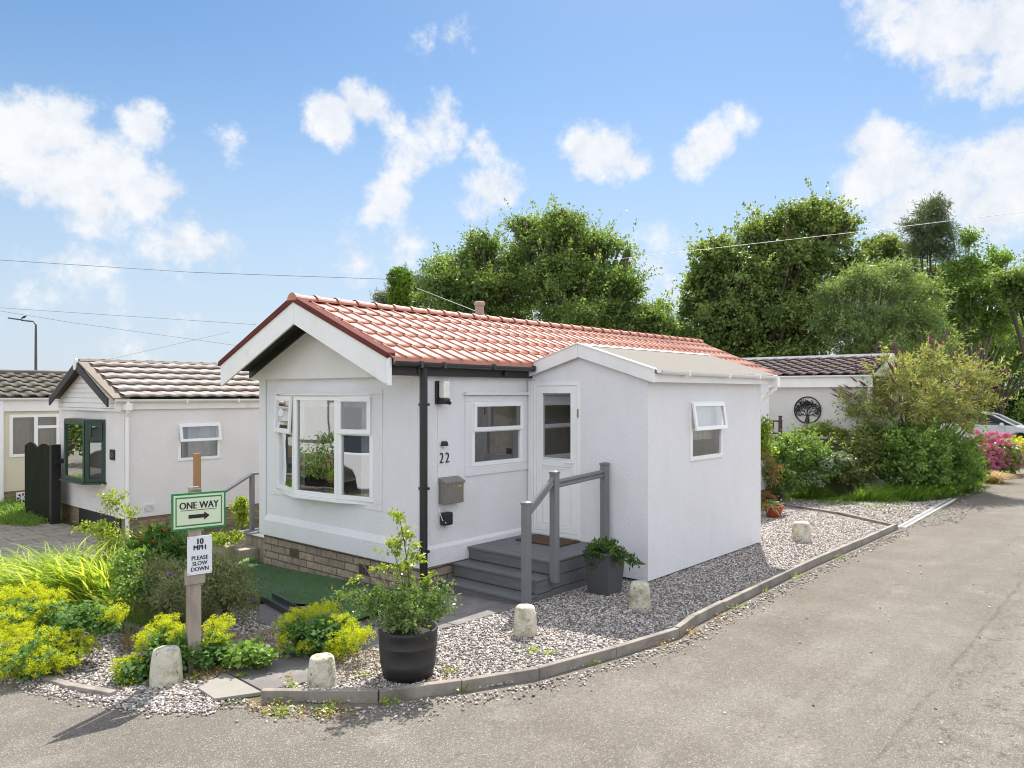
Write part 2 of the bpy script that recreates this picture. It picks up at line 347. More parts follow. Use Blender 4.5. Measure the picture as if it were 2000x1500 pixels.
def stones(name, P, size, z0, mat, kind='stuff', label=None, cat=None, parent=None):
    n = len(P); V = np.repeat(CUBE[None], n, 0)*rng.uniform(.45, 1.0, (n, 8, 3))
    V *= (size*rng.uniform(.55, 1.35, (n, 1)))[:, None, :]*rng.uniform([.8, .55, .4], [1.2, .9, .7], (n, 3))[:, None, :]
    a = rng.uniform(0, 6.28, n); b = rng.uniform(-.7, .7, n)
    y = V[..., 1]*np.cos(b)[:, None]-V[..., 2]*np.sin(b)[:, None]; z = V[..., 1]*np.sin(b)[:, None]+V[..., 2]*np.cos(b)[:, None]
    x = V[..., 0]; X = x*np.cos(a)[:, None]-y*np.sin(a)[:, None]; Y = x*np.sin(a)[:, None]+y*np.cos(a)[:, None]
    V = np.stack([X+P[:, 0:1], Y+P[:, 1:2], z+(npzg(P[:, 1])+z0+rng.uniform(0, size*.5, n))[:, None]], -1)
    Fq = (CF[None]+8*np.arange(n)[:, None, None]).reshape(-1, 4)
    var = np.repeat(rng.uniform(0, 1, n), 6)
    o = arr_mesh(name, V.reshape(-1, 3), Fq, mat, parent, var); return tag(o, label, cat, None, kind)
def unit(n):
    v = rng.normal(size=(n, 3)); return v/np.linalg.norm(v, axis=1, keepdims=True)
def nrm(v): return v/np.maximum(np.linalg.norm(v, axis=1, keepdims=True), 1e-9)
def leaf_arrays(Pc, axis, nor, ln, wd, fold=.25):
    """folded four-point leaves: base, side, tip, side"""
    axis = nrm(axis); side = nrm(np.cross(nor, axis)); nor = np.cross(axis, side)
    ln = ln[:, None]; wd = wd[:, None]
    A = Pc; T = Pc+axis*ln; S1 = Pc+axis*ln*.45+side*wd*.5+nor*wd*fold; S2 = Pc+axis*ln*.45-side*wd*.5+nor*wd*fold
    V = np.stack([A, S1, T, S2], 1).reshape(-1, 3); n = len(Pc)
    return V, np.arange(4*n).reshape(n, 4)
def clumps_from_blobs(blobs, n, rmin=.55, low=.25):
    """clump centres on and in a union of ellipsoids (cx,cy,cz,rx,ry,rz)"""
    B = np.array(blobs, float); w = (B[:, 3]*B[:, 5]+B[:, 3]*B[:, 4]+B[:, 4]*B[:, 5]); k = rng.choice(len(B), n*2, p=w/w.sum())
    u = unit(n*2); rr = rng.uniform(rmin, 1, n*2)**.7
    P = B[k, :3]+u*B[k, 3:]*rr[:, None]
    keep = np.ones(len(P), bool)
    for j in range(len(B)):
        d = np.linalg.norm((P-B[j, :3])/B[j, 3:], axis=1); keep &= ~((d < .55) & (k != j))
    keep &= (u[:, 2] > -low-.5*rng.uniform(0, 1, len(u)))
    P, u, k = P[keep][:n], u[keep][:n], k[keep][:n]
    return P, u, k
def foliage(name, blobs, n_cl, per, cr, ln, wd, mat, parent, up=.5, droop=.0, spread=1.0, rmin=.55, low=.4, vvar=.35, sprays=None, flat=.6, wind=None):
    P, u, k = clumps_from_blobs(blobs, n_cl, rmin, low); n = len(P)
    cv = rng.uniform(0, 1, n); rc = cr*rng.uniform(.6, 1.35, n)
    Q = np.repeat(P, per, 0); U = np.repeat(u, per, 0); RC = np.repeat(rc, per)
    g = rng.normal(size=(len(Q), 3))*.5; g[:, 2] *= flat
    Q = Q+g*RC[:, None]
    ax = nrm(U*.5+unit(len(Q))*spread+np.array([0, 0, -droop])+(np.array(wind) if wind else 0))
    no = nrm(unit(len(Q))*(1-up)+np.array([0, 0, 1])*up+U*.25)
    s = rng.uniform(.6, 1.3, len(Q))
    var = np.clip(np.repeat(cv, per)*(1-vvar)+rng.uniform(0, 1, len(Q))*vvar, 0, 1)
    if sprays:      # leafy shoots reaching out past the crown
        ns, sl, nl = sprays; B = np.array(blobs, float); out = np.ones(n, bool)
        for b in B: out &= np.linalg.norm((P-b[:3])/b[3:], axis=1) > .72
        cand = np.where(out)[0]; cand = cand if len(cand) else np.arange(n)
        kk = rng.choice(cand, ns); d = nrm(u[kk]*.8+unit(ns)*.45+np.array([0, 0, .45])); L2 = sl*rng.uniform(.35, 1.0, ns)
        t = rng.uniform(0, 1, (ns, nl)); S = P[kk][:, None]+d[:, None]*(L2[:, None]*t)[..., None]+rng.normal(size=(ns, nl, 3))*(cr*.16*(1.2-t))[..., None]
        S = S.reshape(-1, 3); Q = np.concatenate([Q, S]); ax = np.concatenate([ax, nrm(np.repeat(d, nl, 0)*.6+unit(len(S)))]); no = np.concatenate([no, nrm(unit(len(S))+np.array([0, 0, .6]))])
        s = np.concatenate([s, rng.uniform(.6, 1.2, len(S))]); var = np.concatenate([var, rng.uniform(.2, 1, len(S))])
    V, Fq = leaf_arrays(Q, ax, no, ln*s, wd*s)
    o = arr_mesh(name, V, Fq, mat, parent, var); return o, P
def blades(name, roots, dirs, ln, wd, droop, mat, parent=None, seg=4, kind=None, label=None, cat=None):
    n = len(roots); dirs = nrm(dirs); t = np.linspace(0, 1, seg+1)
    h = np.stack([dirs[:, 0], dirs[:, 1], np.zeros(n)], 1); h = nrm(h+1e-4)
    side = nrm(np.cross(dirs, np.array([0, 0, 1.])+rng.normal(size=(n, 3))*.25))
    V = np.zeros((n, seg+1, 2, 3))
    for i, tt in enumerate(t):
        c = roots+dirs*(ln*tt)[:, None]+h*(ln*droop*.55*tt**2)[:, None]; c[:, 2] -= ln*droop*tt**2.3
        w = (wd*(1-tt**2.2)*.5+.0008)[:, None]
        V[:, i, 0] = c+side*w; V[:, i, 1] = c-side*w
    base = (np.arange(n)*(seg+1)*2)[:, None]
    q = np.array([(2*i, 2*i+1, 2*i+3, 2*i+2) for i in range(seg)])
    Fq = (q[None]+base[:, :, None]).reshape(-1, 4)
    o = arr_mesh(name, V.reshape(-1, 3), Fq, mat, parent, np.repeat(rng.uniform(0, 1, n), seg)); return tag(o, label, cat, None, kind)
def ball_flowers(name, centres, r, per, sz, mat, parent):
    n = len(centres); Q = np.repeat(centres, per, 0); u = unit(len(Q)); RR = np.repeat(r*rng.uniform(.7, 1.25, n), per)
    Q = Q+u*(RR*rng.uniform(.5, 1, len(Q)))[:, None]*np.array([1, 1, .75])
    V, Fq = leaf_arrays(Q, unit(len(Q)), nrm(u+unit(len(Q))*.5), sz*rng.uniform(.6, 1.3, len(Q)), sz*rng.uniform(.6, 1.3, len(Q)))
    return arr_mesh(name, V, Fq, mat, parent, rng.uniform(0, 1, len(Q)))

# ================================================================== MATERIAL SET
m_white = M('white_upvc', (.86, .86, .85), .3, .03, spec=.5)
m_fascia = M('white_fascia', (.82, .81, .79), .45, .05, col2=(.66, .65, .62), c2lo=.6, c2hi=.8, c2s=2.5)
m_stucco = M('masonry_paint', (.78, .77, .79), .9, .07, 1.6, bump=.008, bs=60, col2=(.66, .645, .63), c2lo=.48, c2hi=.80, c2s=1.6, stretch=(1, 1, .45))
m_stucco_g = M('masonry_paint_grey', (.82, .79, .755), .9, .07, 1.4, bump=.006, bs=70, col2=(.70, .67, .63), c2lo=.58, c2hi=.8, c2s=2)
m_pink = M('masonry_paint_pale', (.80, .755, .745), .9, .05, 1.2, bump=.006, bs=60, col2=(.74, .69, .67), c2lo=.5, c2hi=.75, c2s=.8)
m_cream = M('masonry_paint_cream', (.72, .66, .50), .9, .06, 1.2, bump=.006, bs=60)
m_black = M('black_plastic', (.018, .018, .02), .4, .1)
m_darkgut = M('dark_gutter', (.045, .047, .05), .35, .15)
m_darkwood = M('black_stained_board', (.028, .025, .023), .6, .25, 5)
m_red = M('red_tile', (.51, .21, .145), .56, .18, 2.2, bump=.0012, bs=420, col2=(.36, .15, .105), c2lo=.42, c2hi=.75, c2s=4, spec=.42)
m_redtrim = M('red_trim', (.14, .038, .032), .85, .2, spec=.15)
m_tilegrey = M('grey_tile', (.40, .36, .33), .8, .16, 3, spec=.2, bump=.001, bs=200, col2=(.30, .26, .23), c2s=2.5)
m_tilebrown = M('weathered_tile', (.12, .105, .08), .85, .25, 4, bump=.002, bs=150, col2=(.09, .085, .07), c2s=3)
m_brown = M('brown_verge', (.20, .155, .12), .7, .15)
m_felt = M('mineral_felt', (.215, .195, .17), .95, .10, 30, bump=.004, bs=160, speck=((.25, .22, .19), 130, .6))
m_brick = brickmat('skirt_brick', (.43, .335, .255), (.32, .25, .19), (.13, .11, .095), .36, .105, bump=.02, msz=.009)
m_brickb = brickmat('buff_brick', (.36, .25, .15), (.29, .20, .12), (.25, .21, .16), .225, .075)
m_glass = glass('window_glass')
m_glass2 = glass('window_glass_clear', (.55, .57, .57), .03, 1.6)
m_glassbay = glass('bay_glass', (.8, .83, .83), .16, 3.2)
m_dark = M('interior_dark', (.20, .19, .18), .8, .2)
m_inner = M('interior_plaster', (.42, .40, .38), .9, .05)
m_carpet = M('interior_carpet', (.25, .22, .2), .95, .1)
m_curtain = M('net_curtain', (.74, .74, .73), .9, .08, 8)
m_curtb = M('brown_curtain', (.22, .15, .10), .9, .35, 5, col2=(.09, .06, .05), c2s=4)
m_deck = M('grey_decking', (.135, .135, .14), .6, .14, 4, bump=.0015, bs=90, stretch=(4, 1, 4), col2=(.135, .14, .15), c2s=3)
m_deckedge = M('grey_rail_paint', (.175, .175, .18), .45, .08)
m_concrete = M('painted_concrete', (.60, .56, .45), .9, .14, 12, bump=.016, bs=32, col2=(.30, .26, .17), c2lo=.46, c2hi=.68, c2s=9, speck=((.10, .09, .075), 26, .66))
m_timber = M('weathered_timber', (.36, .30, .25), .85, .22, 6, bump=.003, bs=40, stretch=(1, 1, .25), col2=(.20, .165, .135), c2s=5)
m_timberb = M('orange_timber', (.33, .18, .08), .7, .2, 6, stretch=(1, 1, .2))
m_kerb = M('kerb_timber', (.285, .255, .22), .9, .22, 5, bump=.006, bs=30, col2=(.17, .15, .13), c2lo=.45, c2hi=.7, c2s=3)
m_stainless = M('brushed_metal', (.30, .28, .255), .38, .08, 20, metal=.75)
m_greendark = M('dark_green_frame', (.02, .05, .035), .35, .1)
m_fence = M('green_black_stain', (.010, .019, .008), .9, .45, 5, spec=.2, col2=(.018, .012, .008), c2s=4, stretch=(1, 1, .2))
m_lettered = M('sign_black', (.012, .014, .014), .4, .05)
m_navy = M('sign_navy', (.006, .008, .03), .4, .05)

# ================================================================== SETTING
m_soil = M('soil_and_grass', (.085, .095, .035), .95, .35, 3, bump=.03, bs=12, col2=(.11, .085, .055), c2s=1.5)
sheet('ground', [(-250, -250), (600, -250), (600, 600), (-250, 600)], 0, m_soil)

def road_material():
    m = bpy.data.materials.new('asphalt'); m.use_nodes = True; t = m.node_tree; b = t.nodes['Principled BSDF']; l = t.links
    b.inputs['Roughness'].default_value = .88; b.inputs['Specular IOR Level'].default_value = .35
    g = nd(t, 'ShaderNodeNewGeometry'); P = g.outputs['Position']
    def noise(sc, det, rough=.6):
        n = nd(t, 'ShaderNodeTexNoise', i_Scale=sc, i_Detail=det, i_Roughness=rough); l.new(P, n.inputs['Vector']); return n.outputs[0]
    def mapr(o, a, c, lo=0, hi=1):
        n = nd(t, 'ShaderNodeMapRange'); n.inputs[1].default_value = a; n.inputs[2].default_value = c; n.inputs[3].default_value = lo; n.inputs[4].default_value = hi; l.new(o, n.inputs[0]); return n.outputs[0]
    def mix(f, a, c):
        n = nd(t, 'ShaderNodeMix', data_type='RGBA'); l.new(f, n.inputs['Factor'])
        if isinstance(a, tuple): n.inputs['A'].default_value = (*a, 1)
        else: l.new(a, n.inputs['A'])
        n.inputs['B'].default_value = (*c, 1); return n.outputs['Result']
    def mul(a, c):
        n = nd(t, 'ShaderNodeMath', operation='MULTIPLY'); l.new(a, n.inputs[0]); l.new(c, n.inputs[1]) if not isinstance(c, float) else n.inputs.__getitem__(1).__setattr__('default_value', c); return n.outputs[0]
    col = mix(mapr(noise(.55, 7, .66), .38, .64), (.192, .173, .144), (.130, .112, .090))
    col = mix(mapr(noise(1.7, 6, .7), .52, .70), col, (.265, .242, .206))
    col = mix(mapr(noise(95, 2), .54, .70), col, (.118, .102, .084))
    col = mix(mapr(noise(140, 1), .62, .68), col, (.46, .44, .40))
    col = mix(mul(mapr(noise(14, 5, .75), .54, .70), mapr(noise(1.1, 3), .42, .6)), col, (.10, .085, .069))
    bands = nd(t, 'ShaderNodeTexNoise', i_Scale=1.0, i_Detail=5.0, i_Roughness=.6); bm_ = nd(t, 'ShaderNodeMapping'); bm_.inputs['Scale'].default_value = (.12, 1.5, 1); l.new(P, bm_.inputs['Vector']); l.new(bm_.outputs[0], bands.inputs['Vector'])
    col = mix(mapr(bands.outputs[0], .50, .66, 0, .5), col, (.125, .110, .090))
    col = mix(mapr(bands.outputs[0], .46, .34, 0, .5), col, (.25, .232, .200))
    # brown grit swept towards the kerb
    sp_ = nd(t, 'ShaderNodeSeparateXYZ'); l.new(P, sp_.inputs[0])
    col = mix(mul(mul(mapr(sp_.outputs[1], 1.6, 3.2), mapr(sp_.outputs[0], 4.0, 7.0)), mapr(noise(1.3, 6, .7), .40, .60, .1, .75)), col, (.135, .108, .082))
    col = mix(mapr(noise(.9, 8, .75), .60, .66, 0, .45), col, (.10, .088, .074))
    # trench seam running up the lane, and moss-dark blotches beyond it
    s = nd(t, 'ShaderNodeSeparateXYZ'); l.new(P, s.inputs[0])
    a = G(1740, 1450); c = G(1985, 1150)
    dx, dy = c[0]-a[0], c[1]-a[1]; ln = math.hypot(dx, dy); nx, ny = -dy/ln, dx/ln
    def lin(nx, ny, k, wob):
        m1 = nd(t, 'ShaderNodeMath', operation='MULTIPLY_ADD'); l.new(s.outputs[0], m1.inputs[0]); m1.inputs[1].default_value = nx; m1.inputs[2].default_value = k
        m2 = nd(t, 'ShaderNodeMath', operation='MULTIPLY_ADD'); l.new(s.outputs[1], m2.inputs[0]); m2.inputs[1].default_value = ny; l.new(m1.outputs[0], m2.inputs[2])
        m3 = nd(t, 'ShaderNodeMath', operation='MULTIPLY_ADD'); l.new(noise(2.2, 4), m3.inputs[0]); m3.inputs[1].default_value = wob; l.new(m2.outputs[0], m3.inputs[2]); return m3.outputs[0]
    d = lin(nx, ny, -(a[0]*nx+a[1]*ny)-.05, .10)
    ab = nd(t, 'ShaderNodeMath', operation='ABSOLUTE'); l.new(d, ab.inputs[0])
    col = mix(mul(mapr(ab.outputs[0], .028, .004), mapr(noise(5, 4), .38, .58, .15, .8)), col, (.082, .068, .055))
    side = mapr(d, -.02, -.12)
    col = mix(mul(side, mapr(noise(7, 6, .8), .54, .62)), col, (.082, .071, .057))
    # aggregate showing through everything
    col = mix(mapr(noise(48, 3, .7), .50, .62, 0, .55), col, (.105, .092, .077))
    col = mix(mapr(noise(110, 2, .6), .53, .64, 0, .6), col, (.10, .088, .073))
    col = mix(mapr(noise(85, 2, .6), .60, .67, 0, .75), col, (.40, .375, .33))
    col = mix(mul(mapr(noise(22, 6, .8), .56, .63), mapr(noise(.8, 3), .46, .6, 0, .8)), col, (.075, .063, .05))
    l.new(col, b.inputs['Base Color'])
    h = nd(t, 'ShaderNodeMath', operation='MULTIPLY_ADD'); l.new(noise(6, 4), h.inputs[0]); h.inputs[1].default_value = 1.2; l.new(noise(120, 2), h.inputs[2])
    bp = nd(t, 'ShaderNodeBump', i_Strength=.8, i_Distance=.009); l.new(h.outputs[0], bp.inputs['Height']); l.new(bp.outputs[0], b.inputs['Normal'])
    return m
m_road = road_material()
# near edge of the garden, along the kerb (west to east), in metres
KERB = [G(512, 1372), G(625, 1376), G(740, 1372), G(832, 1358), G(900, 1350), G(970, 1343), G(1050, 1325), G(1130, 1306), G(1200, 1283), G(1262, 1264), G(1322, 1245), G(1352, 1222), G(1410, 1192), G(1480, 1157), G(1540, 1128), G(1600, 1100), G(1680, 1065), G(1750, 1033)]
KERB = [(p[0], p[1]) for p in KERB]
LEFTEDGE = [(p[0], p[1]) for p in (G(0, 1318), G(60, 1330), G(130, 1352), G(210, 1362), G(300, 1385), G(380, 1385), G(430, 1385))]
road_poly = [(-40, -40), (90, -40), (90, 3.3), (40, 3.5), (25.2, 3.75), (21.7, 3.55), (19.3, 3.6), (14.4, 3.6)]+KERB[::-1]+LEFTEDGE[::-1]+[(2.2, 9.5), (2.6, 13.0), (3.0, 16.3), (1.5, 40), (-40, 60)]
sheet('road', road_poly, .006, m_road)

gravel_front = KERB[:]+[(15.95, 6.35), (16.3, 7.6), (11.0, 7.4), (6.2, 6.7), (5.9, 6.2), (5.29, 5.62), (4.43, 5.68), (3.8, 5.72), (3.3, 5.48)]
gravel_back = [(14.4, 3.72), (15.9, 6.3), (16.0, 8.5), (18.6, 8.2), (18.2, 6.4), (17.6, 5.1), (17.9, 4.25), (19.3, 3.72), (17, 3.78)]
gravel_left = [(p[0], p[1]) for p in LEFTEDGE]+[(3.0, 5.95), (3.26, 6.12), (3.8, 6.05), (4.35, 6.2), (4.9, 7.0), (4.6, 7.7), (4.4, 8.1), (3.4, 8.0), (2.7, 9.2), (2.2, 9.2)]
m_gravbase = M('gravel_bed', (.27, .245, .23), .95, .35, 9, bump=.03, bs=34, col2=(.16, .145, .135), c2s=16)
tag(sheet('gravel_bed', gravel_front, .014, m_gravbase), kind='structure')
tag(sheet('gravel_bed', gravel_back, .014, m_gravbase), kind='structure')
tag(sheet('gravel_bed', gravel_left, .010, m_gravbase), kind='structure')
def stonemat():
    m = bpy.data.materials.new('gravel_stone'); m.use_nodes = True; t = m.node_tree; b = t.nodes['Principled BSDF']; b.inputs['Roughness'].default_value = .8
    at = nd(t, 'ShaderNodeAttribute', attribute_name='var'); r = nd(t, 'ShaderNodeValToRGB'); t.links.new(at.outputs['Fac'], r.inputs[0])
    r.color_ramp.elements[0].color = (.10, .087, .08, 1); r.color_ramp.elements[1].color = (.74, .68, .63, 1)
    for p, c in ((.28, (.22, .195, .18, 1)), (.55, (.42, .378, .35, 1)), (.8, (.60, .54, .50, 1)), (.86, (.40, .28, .20, 1)), (.9, (.66, .61, .57, 1))):
        e = r.color_ramp.elements.new(p); e.color = c
    t.links.new(r.outputs[0], b.inputs['Base Color']); return m
m_stone = stonemat()
tag(stones('gravel', scatter(gravel_front, int(2900*bbox_area(gravel_front))), .0125, .016, m_stone), None, None, None, 'stuff')
tag(stones('gravel', scatter(gravel_back, int(1100*bbox_area(gravel_back))), .017, .016, m_stone), None, None, None, 'stuff')
tag(stones('gravel', scatter(gravel_left, int(1900*bbox_area(gravel_left))), .013, .012, m_stone), None, None, None, 'stuff')
# chippings kicked out along the foot of the kerb
PP = []
for i in range(len(KERB)-1):
    a, b = np.array(KERB[i]), np.array(KERB[i+1]); n = int(np.linalg.norm(b-a)*150); d = (b-a)/np.linalg.norm(b-a); out = np.array([d[1], -d[0]])
    tt = rng.uniform(0, 1, n); PP.append(a+(b-a)*tt[:, None]+out*(.10+np.abs(rng.normal(0, .10, n)))[:, None])
for i in range(len(LEFTEDGE)-1):
    a, b = np.array(LEFTEDGE[i]), np.array(LEFTEDGE[i+1]); n = int(np.linalg.norm(b-a)*480); d = (b-a)/np.linalg.norm(b-a); out = np.array([d[1], -d[0]])
    tt = rng.uniform(0, 1, n); PP.append(a+(b-a)*tt[:, None]+out*(np.abs(rng.normal(-.02, .07, n)))[:, None])
PP.append(scatter([(14.4, 3.65), (19.3, 3.6), (18, 3.2), (15.5, 3.0)], 900)); PP.append(scatter([(p[0], p[1]) for p in (G(300, 1372), G(380, 1355), G(512, 1374), G(512, 1388), G(300, 1392))], 600))
PP.append(scatter([(3, 3), (14, 3), (14, -1), (5, -1)], 90))
stones('gravel', np.concatenate(PP), .011, .010, m_stone, 'stuff')

# paths
m_slab = M('slate_paving', (.155, .14, .135), .8, .14, 4, bump=.003, bs=30, col2=(.20, .185, .175), c2s=2)
m_slabl = M('sandstone_paving', (.27, .25, .22), .85, .1, 5, bump=.003, bs=30)
def slab(poly, mat, dz=.032, th=.03):
    mb = MB(); mb.prism([(p[0], p[1], zg(p[1])+dz-th) for p in poly], (0, 0, th)); return tag(mb.build('path', mat, bevel=.004), kind='structure')
slab([(2.93, 5.93), (2.89, 5.58), (3.19, 5.41), (3.255, 6.09)], m_slabl)
slab([(3.21, 5.42), (3.62, 5.30), (3.93, 5.72), (3.85, 6.0), (3.275, 6.09)], m_slab)
slab([(3.95, 5.72), (4.43, 5.63), (4.95, 5.62), (4.9, 6.25), (4.35, 6.18), (3.87, 6.01)], m_slab)
slab([(4.97, 5.62), (5.40, 5.50), (5.42, 6.55), (4.92, 6.27)], m_slab)
slab([(5.42, 5.50), (6.40, 5.48), (6.40, 6.8), (5.44, 6.6)], m_slab)
slab([(4.45, 6.28), (4.9, 6.32), (5.1, 7.3), (4.75, 8.1), (4.3, 7.4)], m_slab, .026)
# artificial turf in front of the gable
m_turf = M('artificial_turf', (.07, .15, .045), .9, .25, 5, bump=.012, bs=90, col2=(.085, .13, .075), c2lo=.5, c2hi=.7, c2s=2)
turf_poly = [(5.45, 6.62), (6.1, 6.84), (6.1, 10.7), (5.8, 10.95), (4.95, 9.3), (4.75, 8.3), (5.1, 7.4), (4.93, 6.5)]
sheet('lawn', turf_poly, .036, m_turf)
P = scatter(turf_poly, 26000); roots = np.stack([P[:, 0], P[:, 1], npzg(P[:, 1])+.034], 1)
m_turfb = leafmat('turf_fibre', (.05, .13, .055), (.12, .20, .09), .2, .6)
blades('turf_pile', roots, unit(len(P))*.8+np.array([0, 0, 1.]), rng.uniform(.012, .028, len(P)), np.full(len(P), .003), .2, m_turfb, None, 1, 'stuff')
# paved forecourt of the white neighbour
m_paver = brickmat('forecourt_paving', (.34, .30, .24), (.28, .25, .20), (.12, .12, .07), .6, .45)
def groundbrick():
    m = m_paver; t = m.node_tree; c = [n for n in t.nodes if n.type == 'COMBXYZ'][0]; s = [n for n in t.nodes if n.type == 'SEPXYZ'][0]
    for lk in list(c.inputs[0].links)+list(c.inputs[1].links): t.links.remove(lk)
    t.links.new(s.outputs[0], c.inputs[0]); t.links.new(s.outputs[1], c.inputs[1])
groundbrick()
sheet('path', [(2.6, 12.9), (5.75, 13.2), (5.9, 15.2), (5.75, 19.2), (3.1, 20.2)], .02, m_paver)

# kerb of timber lengths
def kerb_run(pts, name='kerb', h=.10, w=.06, mat=None, group=None):
    for i in range(len(pts)-1):
        a = Vector((pts[i][0], pts[i][1], zg(pts[i][1])+.01)); b = Vector((pts[i+1][0], pts[i+1][1], zg(pts[i+1][1])+.01)); d = (b-a).normalized()
        mb = MB(); j_ = random.uniform(-.003, .003); mb.bar(a-d*.0+Vector((-d.y, d.x, 0))*j_, b-d*.002+Vector((-d.y, d.x, 0))*j_, w+random.uniform(-.004, .004), h*2-.02+random.uniform(-.014, .010)); tag(mb.build(name, mat or m_kerb, bevel=.007), kind='structure')
kerb_run([KERB[i] for i in (0, 2, 4, 6, 8, 10, 11, 12, 13, 14, 15, 16, 17)])
kerb_run([KERB[-1], (15.1, 4.85), (15.95, 6.35)], h=.075)
kerb_run([(p[0], p[1]) for p in (G(75, 1325), G(140, 1347), G(222, 1362))], h=.045, w=.07)
# perforated drain channel beyond the kerb corner
dr = thing('drain_channel', 'pale plastic drain channel running on from the kerb corner', 'drain', (14.45, 3.72, 0))
mb = MB(); A = Vector((14.42, 3.66, .012)); B = Vector((19.1, 3.80, .012)); mb.bar(A, B, .13, .03)
mb.build('channel', m_fascia, dr)
mb = MB()
for i in range(60):
    p = A.lerp(B, (i+.5)/60); mb.bar(p+Vector((-.02, .0, .0165)), p+Vector((.02, 0, .0165)), .07, .002)
mb.build('drain_slots', m_black, dr)  # black bars laid on the channel to show its open slots

# ================================================================== MAIN PARK HOME
XF, YM, YL, XE = 6.14, 6.85, 10.45, 16.4
ZW0, ZW1 = .25, 2.56
SL = .42; YE, YE2 = 6.72, 10.58; ZE = 2.75; YR = 8.65; ZR = ZE+(YR-YE)*SL
XG = 5.55
home = thing('park_home', 'white park home with red tiled roof, bow window and the house number by its letterbox', 'park home', (XF, YM, 0))
th = .09
bay = (7.74, 9.98, .94, 2.335); sw = (7.0, 8.0, 1.405, 2.24)
mb = wall_holes('X', XF, th, YM, YL, ZW0, ZW1, [(bay[0], bay[1], bay[2], bay[3])])
m2 = wall_holes('Y', YM, th, XF+th, XE, ZW0, ZW1, [sw], mb)
mb.box(XF+th, XE, YL-th, YL, ZW0, ZW1); mb.box(XE-th, XE, YM+th, YL-th, ZW0, ZW1)
wall = mb.build('wall', m_stucco, home)
# proud render: corner pilasters, plinth band on the gable and side walls
mb = MB(); mb.box(XF-.022, XF+.001, 10.27, YL+.004, ZW0-.004, ZW1-.002); mb.box(XF-.022, XF, YM-.0, YM+.16, ZW0-.004, ZW1-.002)
mb.prism([(XF-.05, YM+.162, ZW0-.006), (XF-.05, YM+.162, .47), (XF+.001, YM+.162, .56), (XF+.001, YM+.162, ZW0-.006)], (0, 3.256, 0))
mb.prism([(XF-.001, YM-.03, ZW0-.006), (XF-.001, YM-.03, .46), (XF-.001, YM+.002, .50), (XF-.001, YM+.002, ZW0-.006)], (8.13-XF, 0, 0))
mb.build('render_band', m_stucco, home, bevel=.01)
mb = MB(); mb.box(XF-.012, XF+.002, 7.56, 10.12, .86, .94); mb.box(XF-.012, XF+.002, 7.56, 7.739, .941, 2.335); mb.box(XF-.012, XF+.002, 9.981, 10.12, .941, 2.335); mb.box(XF-.012, XF+.002, 7.56, 10.12, 2.336, 2.41)
mb.build('window_surround', m_stucco, home, bevel=.004)
# gable panel and black soffit
mb = MB(); mb.prism([(XF-.10, YM-.04, ZW1-.01), (XF-.10, YL+.08, ZW1-.01), (XF-.10, YL+.08, 2.62), (XF-.10, YR, ZR-.17), (XF-.10, YM-.04, 2.62)], (.18, 0, 0))
mb.build('gable_panel', m_stucco_g, home, bevel=.006)
mb = MB()
for s in (1, -1):
    y0 = YR; y1 = YE+.03 if s < 0 else YE2-.03
    zz = lambda y: ZR-abs(y-YR)*SL-.045
    mb.prism([(XG+.03, y0, zz(y0)-.02), (XG+.03, y1, zz(y1)-.02), (XG+.03, y1, zz(y1)-.04), (XG+.03, y0, zz(y0)-.04)], (XF-.10-XG-.03, 0, 0))
    mb.prism([(XF-.13, y0, zz(y0)-.041), (XF-.13, y1, zz(y1)-.041), (XF-.13, y1, zz(y1)-.14), (XF-.13, y0, zz(y0)-.14)], (.028, 0, 0))
mb.build('soffit', m_darkwood, home)
for s in (-1, 1):
    mb = MB(); ye = (YE+.04) if s < 0 else (YE2-.04); f = lambda y: ZR-abs(y-YR)*SL-.012
    mb.prism([(XG, YR+s*.0015, f(YR)), (XG, ye, f(ye)), (XG, ye, f(ye)-.29), (XG, ye-s*.03, f(ye)-.30), (XG, YR+s*.0015, f(YR)-.30)], (.03, 0, 0))
    mb.build('bargeboard', m_fascia, home, bevel=.003)
    mb = MB(); mb.prism([(XG-.02, YR+s*.001, ZR+.055), (XG-.02, ye+s*.03, f(ye)+.055), (XG-.02, ye+s*.03, f(ye)-.012), (XG-.02, YR+s*.001, ZR-.025)], (.019, 0, 0))
    mb.prism([(XG-.001, YR+s*.001, ZR+.055), (XG-.001, ye+s*.03, f(ye)+.055), (XG-.001, ye+s*.03, f(ye)+.02), (XG-.001, YR+s*.001, ZR+.02)], (.10, 0, 0))
    mb.build('verge_trim', m_redtrim, home)
mb = MB(); mb.box(XG-.004, XG+.034, YE-.005, YE+.039, 2.44, 2.755); mb.build('bargeboard_end', m_white, home, bevel=.003)
